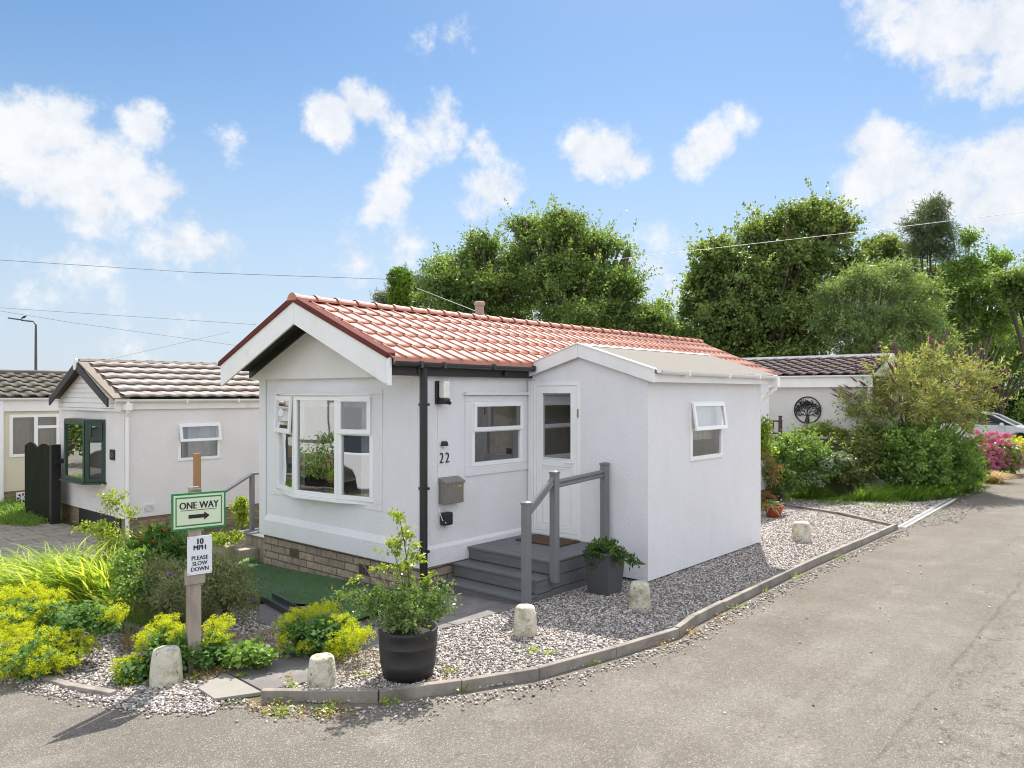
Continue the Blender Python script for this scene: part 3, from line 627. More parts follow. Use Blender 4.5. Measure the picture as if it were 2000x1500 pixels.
def tile_roof(name, x0, x1, ye, ze, yr, zr, course, per, amp, step, mat, parent, scallop=.03, nper=10, thick=.02, axis='X', prof='roll', off=0):
    """profiled tiles: rolls run from eave to ridge, each course drops its lower edge over the next"""
    dy, dz = yr-ye, zr-ze; ln = math.hypot(dy, dz); nc = max(1, round(ln/course)); cl = ln/nc
    nx = int((x1-x0)/per*nper)+1; xs = np.linspace(x0, x1, nx); ph = (xs-x0)/per+off
    if prof == 'roll': dd = ((ph+.5) % 1)-.5; pr = amp*np.clip((.075-np.abs(dd))/.035, 0, 1)**.8
    else: pr = amp*(.5+.5*np.clip(1.9*np.cos(2*np.pi*ph), -1, 1))
    sc = scallop*(np.abs((ph % 1)-.5)*2)**2*-1
    if prof != 'roll': sc = 0*ph
    tv = np.array([0, dy/ln, dz/ln]); nv = np.array([0, -dz/ln, dy/ln]) if dy > 0 else np.array([0, dz/ln, -dy/ln])
    base = np.array([0, ye, ze]); rows = []
    def row(sv, h): return np.stack([xs, base[1]+tv[1]*sv+nv[1]*(h+pr), base[2]+tv[2]*sv+nv[2]*(h+pr)], 1)
    V = []; Fs = []; k = 0
    for c in range(nc):
        s0 = np.full(nx, c*cl)-sc*1.0*(0 if c == 0 else 1); s1 = np.full(nx, (c+1)*cl)
        s1b = s1+(.03 if c < nc-1 else 0)
        r = [row(s0+.09, step*.42), row(s0, step*.42), row(s0, step), row((s0+s1)/2, step*.55), row(s1b+.07, step*.05)]
        for q in r: V.append(q)
        for j in range(4):
            a = k+j*nx+np.arange(nx-1); b = a+nx; Fs.append(np.stack([a, a+1, b+1, b], 1) if dy > 0 else np.stack([a, b, b+1, a+1], 1))
        k += 5*nx
    V = np.concatenate(V); Fs = np.concatenate(Fs)
    if axis == 'Y': V = V[:, [1, 0, 2]]
    o = arr_mesh(name, V, Fs, mat, parent); return o
roof = tile_roof('roof', XG-.005, XE+.25, YE-.03, ZE-.012, YR, ZR, .415, .225, .022, .020, m_red, home, nper=30, scallop=.05)
rf2 = tile_roof('roof', XG-.005, XE+.25, YE2+.03, ZE-.012, YR, ZR, .415, .205, .017, .017, m_red, home)
mb = MB(); mb.prism([(XG+.1, YE, ZE-.05), (XG+.1, YR, ZR-.045), (XG+.1, YE2, ZE-.05), (XG+.1, YR, ZR-.02)], (XE-XG, 0, 0))
mb.prism([(XE+.2, YM, ZW1), (XE+.2, YL, ZW1), (XE+.2, YR, ZR-.03)], (.03, 0, 0)); mb.build('roof_core', m_fascia, home)
# ridge caps
cap = MB(); n = int((XE+.25-XG)/.33); 
def half(mb, x0, x1, r0, r1, n=9):
    k = len(mb.v)
    for x, r in ((x0, r0), (x1, r1)):
        for j in range(n+1):
            t = math.pi*j/n-.0; mb.v.append((x, YR+r*math.cos(t)*1.15, ZR-.005+r*math.sin(t)*.95))
    for j in range(n): mb.f.append((k+j, k+j+n+1, k+j+n+2, k+j+1))
for i in range(n+1):
    x = XG-.02+i*.33; x1 = min(x+.335, XE+.27); half(cap, x, x1, .088, .080); half(cap, x, min(x+.05, XE+.27), .098, .096)
cap.add([(XG-.021, YR+.1*math.cos(t)*1.1, ZR-.005+.1*math.sin(t)) for t in np.linspace(0, math.pi, 10)], [tuple(range(9, -1, -1))])
cap.build('ridge_cap', m_red, roof)
# chimney cowl
p = D(945, 627, 12.6)
mb = MB(); mb.lathe([(.075, -.4), (.075, .26), (.09, .265), (.09, .32), (.07, .33), (.07, .31)], (p[0], p[1]+.1, p[2]), 16); mb.build('chimney', M('chimney_buff', (.36, .28, .23), .8, .15), roof, smooth=False)
# eave: black fascia, tile underlap, gutter, downpipe
mb = MB(); mb.box(XG+.05, 8.125, YM-.085, YM-.06, 2.555, 2.70); mb.build('fascia', m_darkwood, home)
mb = MB(); mb.prism([(XG+.035, YE-.035, ZE+.01), (XG+.035, YE-.055, ZE-.05), (XG+.035, YE-.04, ZE-.055), (XG+.035, YE-.02, ZE+.004)], (8.1-XG, 0, 0)); mb.build('eave_trim', m_red, home)
def gutter(mb, p0, p1, r, n=8, lid=False):
    p0, p1 = Vector(p0), Vector(p1); d = (p1-p0).normalized(); s = d.cross(Vector((0, 0, 1)))
    k = len(mb.v)
    for p in (p0, p1):
        for rr in (r, r-.006):
            for j in range(n+1):
                t = math.pi*j/n; mb.v.append(tuple(p+s*rr*math.cos(t)-Vector((0, 0, 1))*rr*math.sin(t)))
    m = n+1
    for j in range(n):
        mb.f.append((k+j, k+j+1, k+2*m+j+1, k+2*m+j)); mb.f.append((k+m+j, k+3*m+j, k+3*m+j+1, k+m+j+1))
    for q in (0, 2*m):
        for j in range(n): mb.f.append((k+q+j, k+q+j+1, k+q+m+j+1, k+q+m+j))
    for e in (0, n): mb.f.append((k+e, k+2*m+e, k+3*m+e, k+m+e))
    mb.add([mb.v[k+j] for j in range(m)], [tuple(range(m))]); mb.add([mb.v[k+2*m+j] for j in range(m)], [tuple(range(m-1, -1, -1))])
gm = MB(); gutter(gm, (XG+.04, YE-.035, 2.715), (8.10, YE-.035, 2.70), .055)
for x in (5.95, 6.32, 7.2, 8.0): gm.box(x, x+.035, YE-.095, YE+.02, 2.648, 2.722)
gm.build('gutter', m_darkgut, home)
mb = MB(); PX = XF-.02; mb.tube([(PX, YM-.075, 2.68), (PX, YM-.075, .02)], .047, 14)
for z in (2.2, 1.2, .45): mb.box(PX-.03, PX+.052, YM-.125, YM-.015, z, z+.03)
mb.build('downpipe', m_black, home, smooth=False)
mb = MB(); mb.tube([(7.55, YM-.087, 2.61), (7.55, YM-.12, 2.61)], .035, 12); mb.build('overflow_pipe', m_black, home)
# brick skirt and vents
mb = MB(); mb.box(XF+.035, XE-.04, YM+.03, YL-.04, -.42, ZW0-.004); mb.build('brick_skirt', m_brick, home)
def airbrick(px, py, x):
    q = onX(px, py, x); mb = MB(); mb.box(x-.004, x+.01, q[1]-.11, q[1]+.11, q[2]-.065, q[2]+.065); o = mb.build('air_brick', M('terracotta_vent', (.16, .105, .08), .9, .2), home)
    mb = MB()
    for a in range(3):
        for b in range(4): mb.box(x-.006, x+.005, q[1]-.095+a*.068, q[1]-.095+a*.068+.05, q[2]-.052+b*.028, q[2]-.052+b*.028+.016)
    mb.build('vent_slots', m_black, o)
airbrick(574, 1080, XF+.03); airbrick(711, 1112, XF+.03); airbrick(845, 1125, XF+.03) if False else None

# ---- windows
def frame_mb(mb, o, u, n, a0, a1, z0, z1, w, d0, d1):
    """rectangular frame in the vertical plane through o along u (outward normal n), depth from d0 to d1"""
    def B(x0, x1, y0, y1):
        ps = [Vector(o)+Vector(u)*a+Vector(n)*d+Vector((0, 0, z)) for d in (d0, d1) for (a, z) in ((x0, y0), (x1, y0), (x1, y1), (x0, y1))]
        mb.add(ps, [(3,2,1,0),(4,5,6,7),(0,1,5,4),(1,2,6,5),(2,3,7,6),(3,0,4,7)])
    B(a0, a1, z0, z0+w); B(a0, a1, z1-w, z1); B(a0, a0+w, z0+w, z1-w); B(a1-w, a1, z0+w, z1-w)
def pane_mb(mb, o, u, n, a0, a1, z0, z1, d):
    ps = [Vector(o)+Vector(u)*a+Vector(n)*d+Vector((0, 0, z)) for (a, z) in ((a0, z0), (a1, z0), (a1, z1), (a0, z1))]
    return mb.add(ps, [(0, 1, 2, 3)])
def simple_window(parent, o, u, n, a0, a1, z0, z1, zt, fmat=None, gmat=None, w=.055, tilt=0, name='window'):
    """two-light window: fixed light below, top-hung opener above (tilt in metres at its foot)"""
    fmat = fmat or m_white; gmat = gmat or m_glass
    mb = MB(); frame_mb(mb, o, u, n, a0, a1, z0, z1, w, -.05, .02)
    B = lambda x0, x1, y0, y1: mb.add([Vector(o)+Vector(u)*a+Vector(n)*d+Vector((0, 0, z)) for d in (-.05, .018) for (a, z) in ((x0, y0), (x1, y0), (x1, y1), (x0, y1))], [(3,2,1,0),(4,5,6,7),(0,1,5,4),(1,2,6,5),(2,3,7,6),(3,0,4,7)])
    B(a0+w, a1-w, zt-.025, zt+.025)
    f = mb.build(name, fmat, parent, bevel=.004)
    mb = MB(); pane_mb(mb, o, u, n, a0+w, a1-w, z0+w, zt-.025, -.012); mb.build('pane', gmat, f)
    # sash
    mb = MB(); s0, s1 = zt-.012, z1-.012
    frame_mb(mb, o, u, n, a0+.015, a1-.015, s0, s1, .052, .021, .05)
    pm = MB(); pane_mb(pm, o, u, n, a0+.06, a1-.06, s0+.045, s1-.045, .03)
    if tilt:
        nv = Vector(n)
        for q in (mb, pm): q.v = [tuple(Vector(v)+nv*tilt*(s1-(v[2]-o[2]))/(s1-s0)) for v in q.v]
    sash = mb.build('sash', fmat, f, bevel=.003); pm.build('pane', gmat, f)
    return f
simple_window(home, (0, YM, 0), (1, 0, 0), (0, -1, 0), sw[0], sw[1], sw[2], sw[3], 1.87, gmat=m_glass)
mb = MB(); hh = [(6.885, 8.125, 1.29, 1.404), (6.885, 6.999, 1.405, 2.24), (8.001, 8.125, 1.405, 2.24), (6.885, 8.125, 2.241, 2.32)]
for (a, b, c, d) in hh: mb.box(a, b, YM-.018, YM+.002, c, d)
mb.box(6.86, 8.126, YM-.06, YM+.001, 2.325, 2.365)
mb.build('window_surround', m_stucco, home, bevel=.004)
# bow window
bowpts = [(XF+.02, 9.97), (XF-.19, 9.22), (XF-.10, 8.34), (XF+.02, 7.75)]
zb0, zb1 = .955, 2.315
mb = MB(); later = []
for i in range(3):
    p, q = Vector((*bowpts[i], 0)), Vector((*bowpts[i+1], 0)); u = (q-p).normalized(); n = Vector((u.y, -u.x, 0)); n = n if n.x < 0 else -n; L_ = (q-p).length
    frame_mb(mb, p, u, n, .0, L_, zb0, zb1, .062, -.035, .03)
    if i != 1:
        zt = 1.83 if i == 2 else 1.80
        mb.add([p+u*a+n*d+Vector((0, 0, z)) for d in (-.03, .028) for (a, z) in ((.06, zt-.03), (L_-.06, zt-.03), (L_-.06, zt+.03), (.06, zt+.03))], [(3,2,1,0),(4,5,6,7),(0,1,5,4),(1,2,6,5),(2,3,7,6),(3,0,4,7)])
        sm, pt_, pl_ = MB(), MB(), MB(); frame_mb(sm, p, u, n, .02, L_-.02, zt-.01, zb1-.012, .062, .031, .062)
        pane_mb(pt_, p, u, n, .07, L_-.07, zt+.045, zb1-.06, .04); pane_mb(pl_, p, u, n, .06, L_-.06, zb0+.06, zt-.03, 0)
        if i == 0:
            for mm in (sm, pt_): mm.v = [tuple(Vector(v)+n*.028*(zb1-v[2])/(zb1-zt)) for v in mm.v]
        later += [('sash', sm), ('pane', pt_), ('pane', pl_)]
    else: pl_ = MB(); pane_mb(pl_, p, u, n, .06, L_-.06, zb0+.06, zb1-.06, 0); later.append(('pane', pl_))
bw = mb.build('bow_window', m_white, home, bevel=.005)
for nm, m_ in later: m_.build(nm, m_white if nm == 'sash' else m_glassbay, bw, bevel=.004 if nm == 'sash' else 0)
mb = MB(); mb.prism([(p[0]-(.05 if 0 < i < 3 else .0), p[1], zb0-.045) for i, p in enumerate(bowpts)], (0, 0, .043)); mb.build('window_sill', m_white, home, bevel=.005)
mb = MB(); mb.prism([(p[0]-(.06 if 0 < i < 3 else .0), p[1], zb1+.002) for i, p in enumerate(bowpts)], (0, 0, .03)); mb.build('window_head', m_stucco_g, home, bevel=.005)
# the room behind it
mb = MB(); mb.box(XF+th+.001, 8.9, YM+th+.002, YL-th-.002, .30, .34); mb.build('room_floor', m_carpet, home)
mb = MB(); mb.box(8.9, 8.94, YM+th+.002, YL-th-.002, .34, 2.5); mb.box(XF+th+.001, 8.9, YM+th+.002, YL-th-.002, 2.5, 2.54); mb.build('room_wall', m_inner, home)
# a net curtain swag and drapes stand for what is seen through the bow glass
def drape(name, label, x, y0, y1, z0, z1, mat, amp=.03, per=.09, axis='Y', cat='curtain', swag=0, sway=0):
    n = 60; V = []; 
    rows = 10
    for j in range(rows+1):
        f = j/rows
        for i in range(n+1):
            t = i/n; zlow = z0+swag*(4*t*(1-t)); z = z1+(zlow-z1)*f
            a = y0+(y1-y0)*t+sway*f*f; d = amp*math.sin(2*math.pi*a/per)*(.6+.4*f)
            V.append((x+d, a, z) if axis == 'Y' else (a, x+d, z))
    Fq = [(j*(n+1)+i, j*(n+1)+i+1, (j+1)*(n+1)+i+1, (j+1)*(n+1)+i) for j in range(rows) for i in range(n)]
    return tag(arr_mesh(name, V, Fq, mat, None, smooth=True), label, cat)
drape('curtain', 'white drape gathered beside the right light of the bow window', XF+.16, 7.78, 8.2, 1.0, 2.32, m_curtain)
drape('curtain', 'scalloped white net pelmet over the top of the bow window', XF+.12, 7.85, 9.9, 2.16, 2.33, m_curtain, .012, .05, swag=-.0)
drape('curtain', 'white drape at the left end of the bow window', XF+.16, 9.55, 9.93, 1.0, 2.32, m_curtain)
drape('curtain', 'brown curtain drawn behind the small window beside the letterbox', YM+.2, 7.0, 8.06, 1.35, 2.3, m_curtb, .03, .12, 'X')

# ---- entrance annex
AX0, AX1, AY0 = 8.13, 11.46, 4.92
PK = (5.93, 2.985); FE = (4.80, 2.63); FL = (6.83, 2.735)
an_h = .0
mb = MB(); door = (5.95, 6.735, .42, 2.50)
wall_holes('X', AX0, th, AY0, YM-.001, .04, 2.5, [door], mb)
aw = (9.18, 10.13, 1.445, 2.235)
wall_holes('Y', AY0, th, AX0+th, AX1, .04, 2.56, [aw], mb)
mb.box(AX1-th, AX1, AY0+th, YM, .04, 2.56)
mb.prism([(AX0, AY0, 2.5), (AX0, YM-.001, 2.5), (AX0, YM-.001, 2.66), (AX0, PK[0], PK[1]-.08), (AX0, AY0, 2.56)], (th, 0, 0))
mb.prism([(AX1-th, AY0, 2.56), (AX1-th, YM, 2.56), (AX1-th, PK[0], PK[1]-.08)], (th, 0, 0))
mb.build('annex_wall', m_stucco, home)
mb = MB(); mb.box(AX0+.03, AX1-.03, AY0+.03, YM, -.1, .039); mb.build('annex_base', m_black, home)
# its roof of mineral felt
mb = MB(); rx0, rx1 = AX0-.04, AX1+.33
mb.prism([(rx0, PK[0], PK[1]), (rx0, FE[0]-.02, FE[1]), (rx0, FE[0]-.02, FE[1]-.03), (rx0, PK[0], PK[1]-.03)], (rx1-rx0, 0, 0))
mb.prism([(rx0, PK[0]+.001, PK[1]), (rx0, 7.25, 2.62), (rx0, 7.25, 2.59), (rx0, PK[0]+.001, PK[1]-.03)], (rx1-rx0, 0, 0))
arf = mb.build('annex_roof', m_felt, home, bevel=.004)
mb = MB(); mb.prism([(rx0+.02, PK[0]-.045, PK[1]-.006), (rx0+.02, PK[0], PK[1]+.016), (rx0+.02, PK[0]+.13, PK[1]-.025), (rx0+.02, PK[0]+.0, PK[1]-.002)], (rx1-rx0-.1, 0, 0))
mb.build('ridge_flashing', m_fascia, arf)
for (ya, za), (yb, zb) in (((PK[0]-.0015, PK[1]+.012), (FE[0], FE[1]+.012)), ((PK[0]+.0015, PK[1]+.012), (FL[0]+.05, FL[1]-.02))):
    mb = MB(); mb.prism([(AX0-.08, ya, za), (AX0-.08, yb, zb), (AX0-.08, yb, zb-.165), (AX0-.08, ya, za-.175)], (.035, 0, 0)); mb.build('bargeboard', m_fascia, home, bevel=.003)
    mb = MB(); mb.prism([(AX0-.095, ya, za+.012), (AX0-.095, yb, zb+.012), (AX0-.095, yb, zb+.0005), (AX0-.095, ya, za+.0005)], (.10, 0, 0)); mb.build('bargeboard_capping', m_white, home)
mb = MB(); mb.box(AX0-.044, AX1+.1, FE[0]-.0, FE[0]+.022, 2.485, 2.60); mb.box(AX0+.0, AX1+.1, FE[0]+.0225, AY0-.001, 2.485, 2.50); mb.build('fascia', m_fascia, home, bevel=.003)
gm = MB(); gutter(gm, (AX0-.03, FE[0]-.055, 2.635), (AX1+.2, FE[0]-.055, 2.615), .052)
for x in (8.75, 9.9, 10.9): gm.box(x, x+.04, FE[0]-.112, FE[0]-.0, 2.565, 2.628)
gm.build('gutter', m_white, home)
mb = MB(); gx = AX1+.14; mb.tube([(gx, FE[0]-.055, 2.63), (gx, FE[0]-.055, 2.42), (AX1+.045, AY0+.12, 2.16), (AX1+.045, AY0+.13, .05)], .034, 10)
mb.box(gx-.05, gx+.05, FE[0]-.11, FE[0]-.0, 2.45, 2.60); mb.build('downpipe', m_white, home)
simple_window(home, (0, AY0, 0), (1, 0, 0), (0, -1, 0), aw[0], aw[1], aw[2], aw[3], 1.865, tilt=.055, gmat=m_glass)
drape('curtain', 'pleated white net in the annex window', AY0+.16, 9.1, 10.2, 1.7, 2.3, m_curtain, .018, .1, 'X')
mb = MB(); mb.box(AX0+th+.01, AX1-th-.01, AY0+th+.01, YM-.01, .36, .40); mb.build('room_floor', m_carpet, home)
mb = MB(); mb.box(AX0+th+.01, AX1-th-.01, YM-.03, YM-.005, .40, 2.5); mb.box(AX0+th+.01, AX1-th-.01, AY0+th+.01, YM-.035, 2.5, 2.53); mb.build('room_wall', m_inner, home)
# door in its frame
o = (AX0, 0, 0); u = (0, 1, 0); n = (-1, 0, 0)
mb = MB(); frame_mb(mb, o, u, n, door[0], door[1], door[2], door[3], .05, -.06, .012); fr = mb.build('door_frame', m_white, home, bevel=.004)
mb = MB(); d0, d1, dz0, dz1 = door[0]+.05, door[1]-.05, door[2]+.05, door[3]-.05
frame_mb(mb, o, u, n, d0+.004, d1-.004, dz0+.004, dz1-.004, .085, -.05, .006)
mb.box(AX0-.004, AX0+.05, d0+.09, d1-.09, 1.36, 1.46); mb.box(AX0+.01, AX0+.04, d0+.089, d1-.089, dz0+.089, 1.36)
frame_mb(mb, o, u, n, d0+.105, d1-.105, dz0+.11, 1.345, .018, -.012, -.002)
frame_mb(mb, o, u, n, d0+.088, d1-.088, 1.462, dz1-.088, .012, -.02, .012)
dr_ = mb.build('door', m_white, home, bevel=.004)
mb = MB(); pane_mb(mb, o, u, n, d0+.09, d1-.09, 1.46, dz1-.088, -.02); mb.build('pane', m_glass2, dr_)
mb = MB(); hy = d0+.045; mb.box(AX0-.018, AX0-.007, hy-.015, hy+.015, 1.27, 1.50); mb.tube([(AX0-.02, hy, 1.43), (AX0-.055, hy, 1.43), (AX0-.055, hy+.13, 1.43)], .011, 8); mb.build('handle', m_white, dr_)
mb = MB(); mb.box(AX0-.012, AX0-.0065, hy-.006, hy+.006, 1.36, 1.40); mb.build('lock', m_black, dr_)
mb = MB(); mb.box(AX0-.03, AX0-.001, door[1]+.002, YM-.032, .41, 2.52); mb.build('door_side_board', m_fascia, home, bevel=.004)
mb = MB(); mb.box(AX0-.02, AX0-.013, door[0]+.015, door[0]+.035, 2.03, 2.14); mb.build('alarm_contact', M('aged_brass', (.35, .27, .15), .4, .1, metal=.6), home)

# ---- fittings on the side wall
wl = thing('wall_light', 'black bulkhead lantern with a clear cover high on the wall by the downpipe', 'wall light', (6.43, YM, 2.35))
mb = MB(); mb.box(6.365, 6.50, YM-.035, YM-.001, 2.215, 2.50); mb.box(6.385, 6.50, YM-.14, YM-.036, 2.215, 2.285); mb.build('body', m_black, wl, bevel=.012)
mb = MB(); mb.box(6.395, 6.505, YM-.135, YM-.036, 2.286, 2.50); mb.build('lens', M('frosted_lens', (.80, .80, .75), .25, .15, 14, spec=.7), wl, bevel=.02)
mb = MB(); mb.tube([(6.47, YM-.14, 2.24), (6.47, YM-.165, 2.225)], .022, 12); mb.build('sensor', m_black, wl)
tl = thing('downlight', 'tiny black lamp mounted just above the house number', 'wall light', (6.50, YM, 1.72))
mb = MB(); mb.prism([(6.475, YM-.001, 1.76), (6.535, YM-.001, 1.76), (6.555, YM-.001, 1.70), (6.455, YM-.001, 1.70)], (0, -.055, 0)); mb.build('hood', m_black, tl, bevel=.01)
mb = MB(); mb.box(6.47, 6.54, YM-.048, YM-.01, 1.69, 1.6995); mb.build('lens', M('frosted_lens', (.5, .5, .5), .3), tl)
hn = thing('house_number', 'black metal house number 22 on the wall above the letterbox', 'house number', (6.52, YM, 1.55))
for i, xx in enumerate((6.475, 6.572)): text('digit', '2', .185, m_lettered, hn, (xx-6.52, -.012, 1.492-1.55), (R_(90), 0, 0), .006, sx=.80, bold=-.0035)
bx = thing('letterbox', 'brushed metal letterbox with sloping lid on the white side wall', 'letterbox', (6.6, YM, 1.15))
mb = MB(); mb.box(6.43, 6.755, YM-.115, YM-.002, .99, 1.255); mb.build('box', m_stainless, bx, bevel=.006)
mb = MB(); mb.prism([(6.42, YM-.001, 1.315), (6.42, YM-.135, 1.265), (6.42, YM-.135, 1.235), (6.42, YM-.118, 1.256), (6.42, YM-.001, 1.256)], (.345, 0, 0)); mb.build('lid', m_stainless, bx, bevel=.003)
mb = MB(); mb.box(6.65, 6.725, YM-.1175, YM-.1155, 1.19, 1.215); mb.build('name_plate', M('brass_label', (.55, .40, .09), .4, .1), bx)
mb = MB(); mb.tube([(6.585, YM-.1155, 1.205), (6.585, YM-.122, 1.205)], .008, 10); mb.build('lock', M('bright_steel', (.7, .7, .7), .25, .02, metal=1), bx)
sk = thing('outdoor_socket', 'black weatherproof socket box low on the side wall with a looped cable', 'socket', (6.5, YM, .8))
mb = MB(); mb.box(6.445, 6.60, YM-.09, YM-.002, .725, .885); mb.build('cover', m_black, sk, bevel=.02)
mb = MB(); mb.tube([(6.5+.10*math.cos(a)-.02, YM-.012, .80+.125*math.sin(a)) for a in np.linspace(.3, 6.5, 24)], .004, 6)
mb.tube([(6.42, YM-.006, 2.2), (6.41, YM-.006, 1.7), (6.418, YM-.006, 1.35), (6.405, YM-.014, 1.2), (6.41, YM-.014, .95), (6.44, YM-.06, .80), (6.47, YM-.095, .76)], .0045, 6)
mb.build('cable', m_white, sk)

# ================================================================== ENTRANCE STEPS
st = thing('entrance_steps', 'grey composite decking steps with handrail up to the white front door', 'steps', (7.2, 6.1, 0))
sy0, sy1 = 5.46, YM-.035
def step(x0, x1, top, rise):
    mb = MB(); n = max(1, round((x1-x0)/.145)); w = (x1-x0)/n
    for i in range(n): mb.box(x0+i*w+.002, x0+(i+1)*w-.002, sy0, sy1, top-.026, top)
    mb.build('tread', m_deck, st, bevel=.003)
    mb = MB(); mb.box(x0+.025, x0+.045, sy0+.02, sy1-.005, top-rise+.01, top-.03); mb.build('riser', m_deck, st)
step(6.90, 8.125, .405, .165); step(6.63, 6.94, .24, .17); step(6.38, 6.67, .07, .17)
mb = MB(); mb.box(6.95, 8.1, sy0+.03, sy1-.01, -.1, .376); mb.box(6.7, 6.95, sy0+.03, sy1-.01, -.1, .21); mb.box(6.44, 6.7, sy0+.03, sy1-.01, -.12, .04); mb.build('carcass', m_darkwood, st)
mb = MB()
for (x0, x1, z0, z1) in ((6.90, 8.12, .235, .376), (6.90, 8.12, .09, .230), (6.90, 8.12, -.08, .085), (6.63, 6.897, .075, .212), (6.63, 6.897, -.08, .070), (6.40, 6.627, -.08, .042)):
    mb.box(x0, x1, sy0+.004, sy0+.026, z0, z1-.004)
mb.build('side_board', m_deck, st, bevel=.002)
def post(x, y, z0, z1, w=.085):
    mb = MB(); mb.box(x-w/2, x+w/2, y-w/2, y+w/2, z0, z1-.02); p = mb.build('post', m_deckedge, st, bevel=.006)
    mb = MB(); k = w/2+.006; mb.box(x-k, x+k, y-k, y+k, z1-.0199, z1+.004); mb.add([(x-k, y-k, z1+.0042), (x+k, y-k, z1+.0042), (x+k, y+k, z1+.0042), (x-k, y+k, z1+.0042), (x, y, z1+.02)], [(0,1,4),(1,2,4),(2,3,4),(3,0,4)]); mb.build('post_cap', m_deckedge, p, bevel=.003)
P3 = (6.385, 5.40); P2 = (6.90, 5.412); P1 = (8.04, 5.50)
post(*P3, -.03, 1.15); post(*P2, .18, 1.445); post(*P1, .40, 1.46)
mb = MB()
for dz in (0, -.05): mb.tube([(P3[0]+.04, P3[1], 1.07+dz), (P2[0]-.04, P2[1], 1.37+dz)], .028, 10)
mb.build('rail', m_deckedge, st)
mb = MB()
for dz in (0, -.05): mb.tube([(P2[0]+.04, P2[1], 1.33+dz), (P1[0]-.04, P1[1], 1.36+dz)], .024, 10)
mb.build('rail', m_deckedge, st)
m_coir = M('coir', (.10, .055, .03), .98, .3, 12, bump=.008, bs=260)
mb = MB(); mb.box(7.60, 8.06, 5.90, 6.62, .4065, .425); dm = mb.build('doormat', m_coir, None, bevel=.004)
dm.location = (0, 0, 0); tag(dm, 'brown coir doormat on the deck in front of the door', 'doormat')

# ================================================================== BOLLARDS
def bollard(loc, h, r, label, seed, sq=1.0, lean=0):
    prof = [(r*.97, -.03), (r*1.0, 0), (r*.97, h*.35), (r*.90, h*.7), (r*.82, h*.93), (r*.74, h*.985), (r*.60, h), (r*.2, h*1.0)]
    mb = MB(); mb.lathe(prof, (0, 0, 0), 22, .03, seed); o = mb.build('stone_bollard', m_concrete, None, bevel=0, smooth=True)
    if lean: o.rotation_euler = (lean, lean*.5, seed)
    o.location = loc; return tag(o, label, 'bollard', 'painted concrete bollards along the kerb')
def gz(x, y, dz=.012): return (x, y, zg(y)+dz)
bollard(gz(*G(325, 1336)[:2]), .285, .128, 'cream concrete bollard beside the sign post, leftmost of the row', 1)
bollard(gz(*G(629, 1345)[:2]), .25, .118, 'weathered concrete bollard between the paving slabs and the barrel planter', 2)
bollard(gz(*G(1026, 1242)[:2]), .28, .115, 'cream concrete bollard standing in front of the foot of the steps', 3)
bollard(gz(*G(1250, 1190)[:2]), .285, .120, 'mossy concrete bollard in the shade at the annex corner', 4)
bollard(gz(*G(1565, 1058)[:2]), .30, .148, 'stubby yellowed concrete bollard alone on the far sunlit gravel', 5)

# ================================================================== SIGN POST
sp = G(378, 1316)
sg = thing('sign_post', 'weathered wooden post with one way arrow sign and speed limit notice', 'sign post', (sp[0], sp[1], sp[2]))
def zt(py): return EYE+(768-py)/FPX*6.48-sp[2]
ox, oy, oz = sp
bb = lambda mb, x0, x1, y0, y1, z0, z1: mb.box(ox+x0*.75, ox+x1*.75, oy+y0, oy+y1, oz+z0, oz+z1)
mb = MB(); bb(mb, -.07, .07, -.045, .045, -.03, zt(1142)); bb(mb, -.05, .05, -.03, .045, zt(1142)+.001, zt(972)); mb.build('post', m_timber, sg, bevel=.005)
mb = MB(); bb(mb, -.115, .105, -.07, -.046, zt(1142), zt(1120)+.03); mb.build('batten', m_timber, sg, bevel=.004); mb = MB(); bb(mb, -.06, .07, -.05, -.031, zt(1055), zt(956)); mb.build('batten', m_timber, sg, bevel=.004)
mb = MB(); mb.prism([(ox-.045, oy-.052, oz+zt(968)), (ox+.056, oy-.052, oz+zt(968)), (ox+.04, oy-.03, oz+zt(955)+.01), (ox-.04, oy-.03, oz+zt(955)+.01)], (0, .05, 0)); mb.build('top_block', m_timber, sg)
SW = .59; cz = zt(998); sh = .315
m_sgreen = M('sign_green', (.02, .20, .055), .4, .06); m_scream = M('sign_cream', (.62, .70, .52), .45, .04)
cxs = .03
mb = MB(); bb(mb, cxs-SW/2, cxs+SW/2, -.088, -.072, cz-sh/2, cz+sh/2); b1 = mb.build('direction_board', m_sgreen, sg, bevel=.003)
mb = MB(); bb(mb, cxs-SW/2+.022, cxs+SW/2-.022, -.0900, -.0882, cz-sh/2+.018, cz+sh/2-.018); mb.build('board_field', m_scream, b1)
mb = MB(); w2 = .012
x0, x1, z0, z1 = cxs-SW/2+.042, cxs+SW/2-.042, cz-sh/2+.034, cz+sh/2-.034
bb(mb, x0, x1, -.0915, -.0901, z0, z0+w2); bb(mb, x0, x1, -.0915, -.0901, z1-w2, z1); bb(mb, x0, x0+w2, -.0915, -.0901, z0+w2, z1-w2); bb(mb, x1-w2, x1, -.0915, -.0901, z0+w2, z1-w2)
mb.build('border_line', m_sgreen, b1)
text('lettering', 'ONE WAY', .083, m_lettered, b1, (cxs*.75, -.0905, cz+.022), (R_(90), 0, 0), .0008, sx=.82, fat=.0024)
mb = MB(); bb(mb, cxs-.195, cxs+.195, -.0915, -.0901, cz+.007, cz+.0115)
pts = [(-.115, -.024), (.055, -.024), (.055, -.005), (.115, -.04), (.055, -.075), (.055, -.056), (-.115, -.056)]
mb.prism([(ox+(cxs+a)*.75, oy-.0901, oz+cz+b-.005) for a, b in pts], (0, -.0014, 0)); mb.build('arrow', m_lettered, b1)
s0, s1 = zt(1123), zt(1048); 
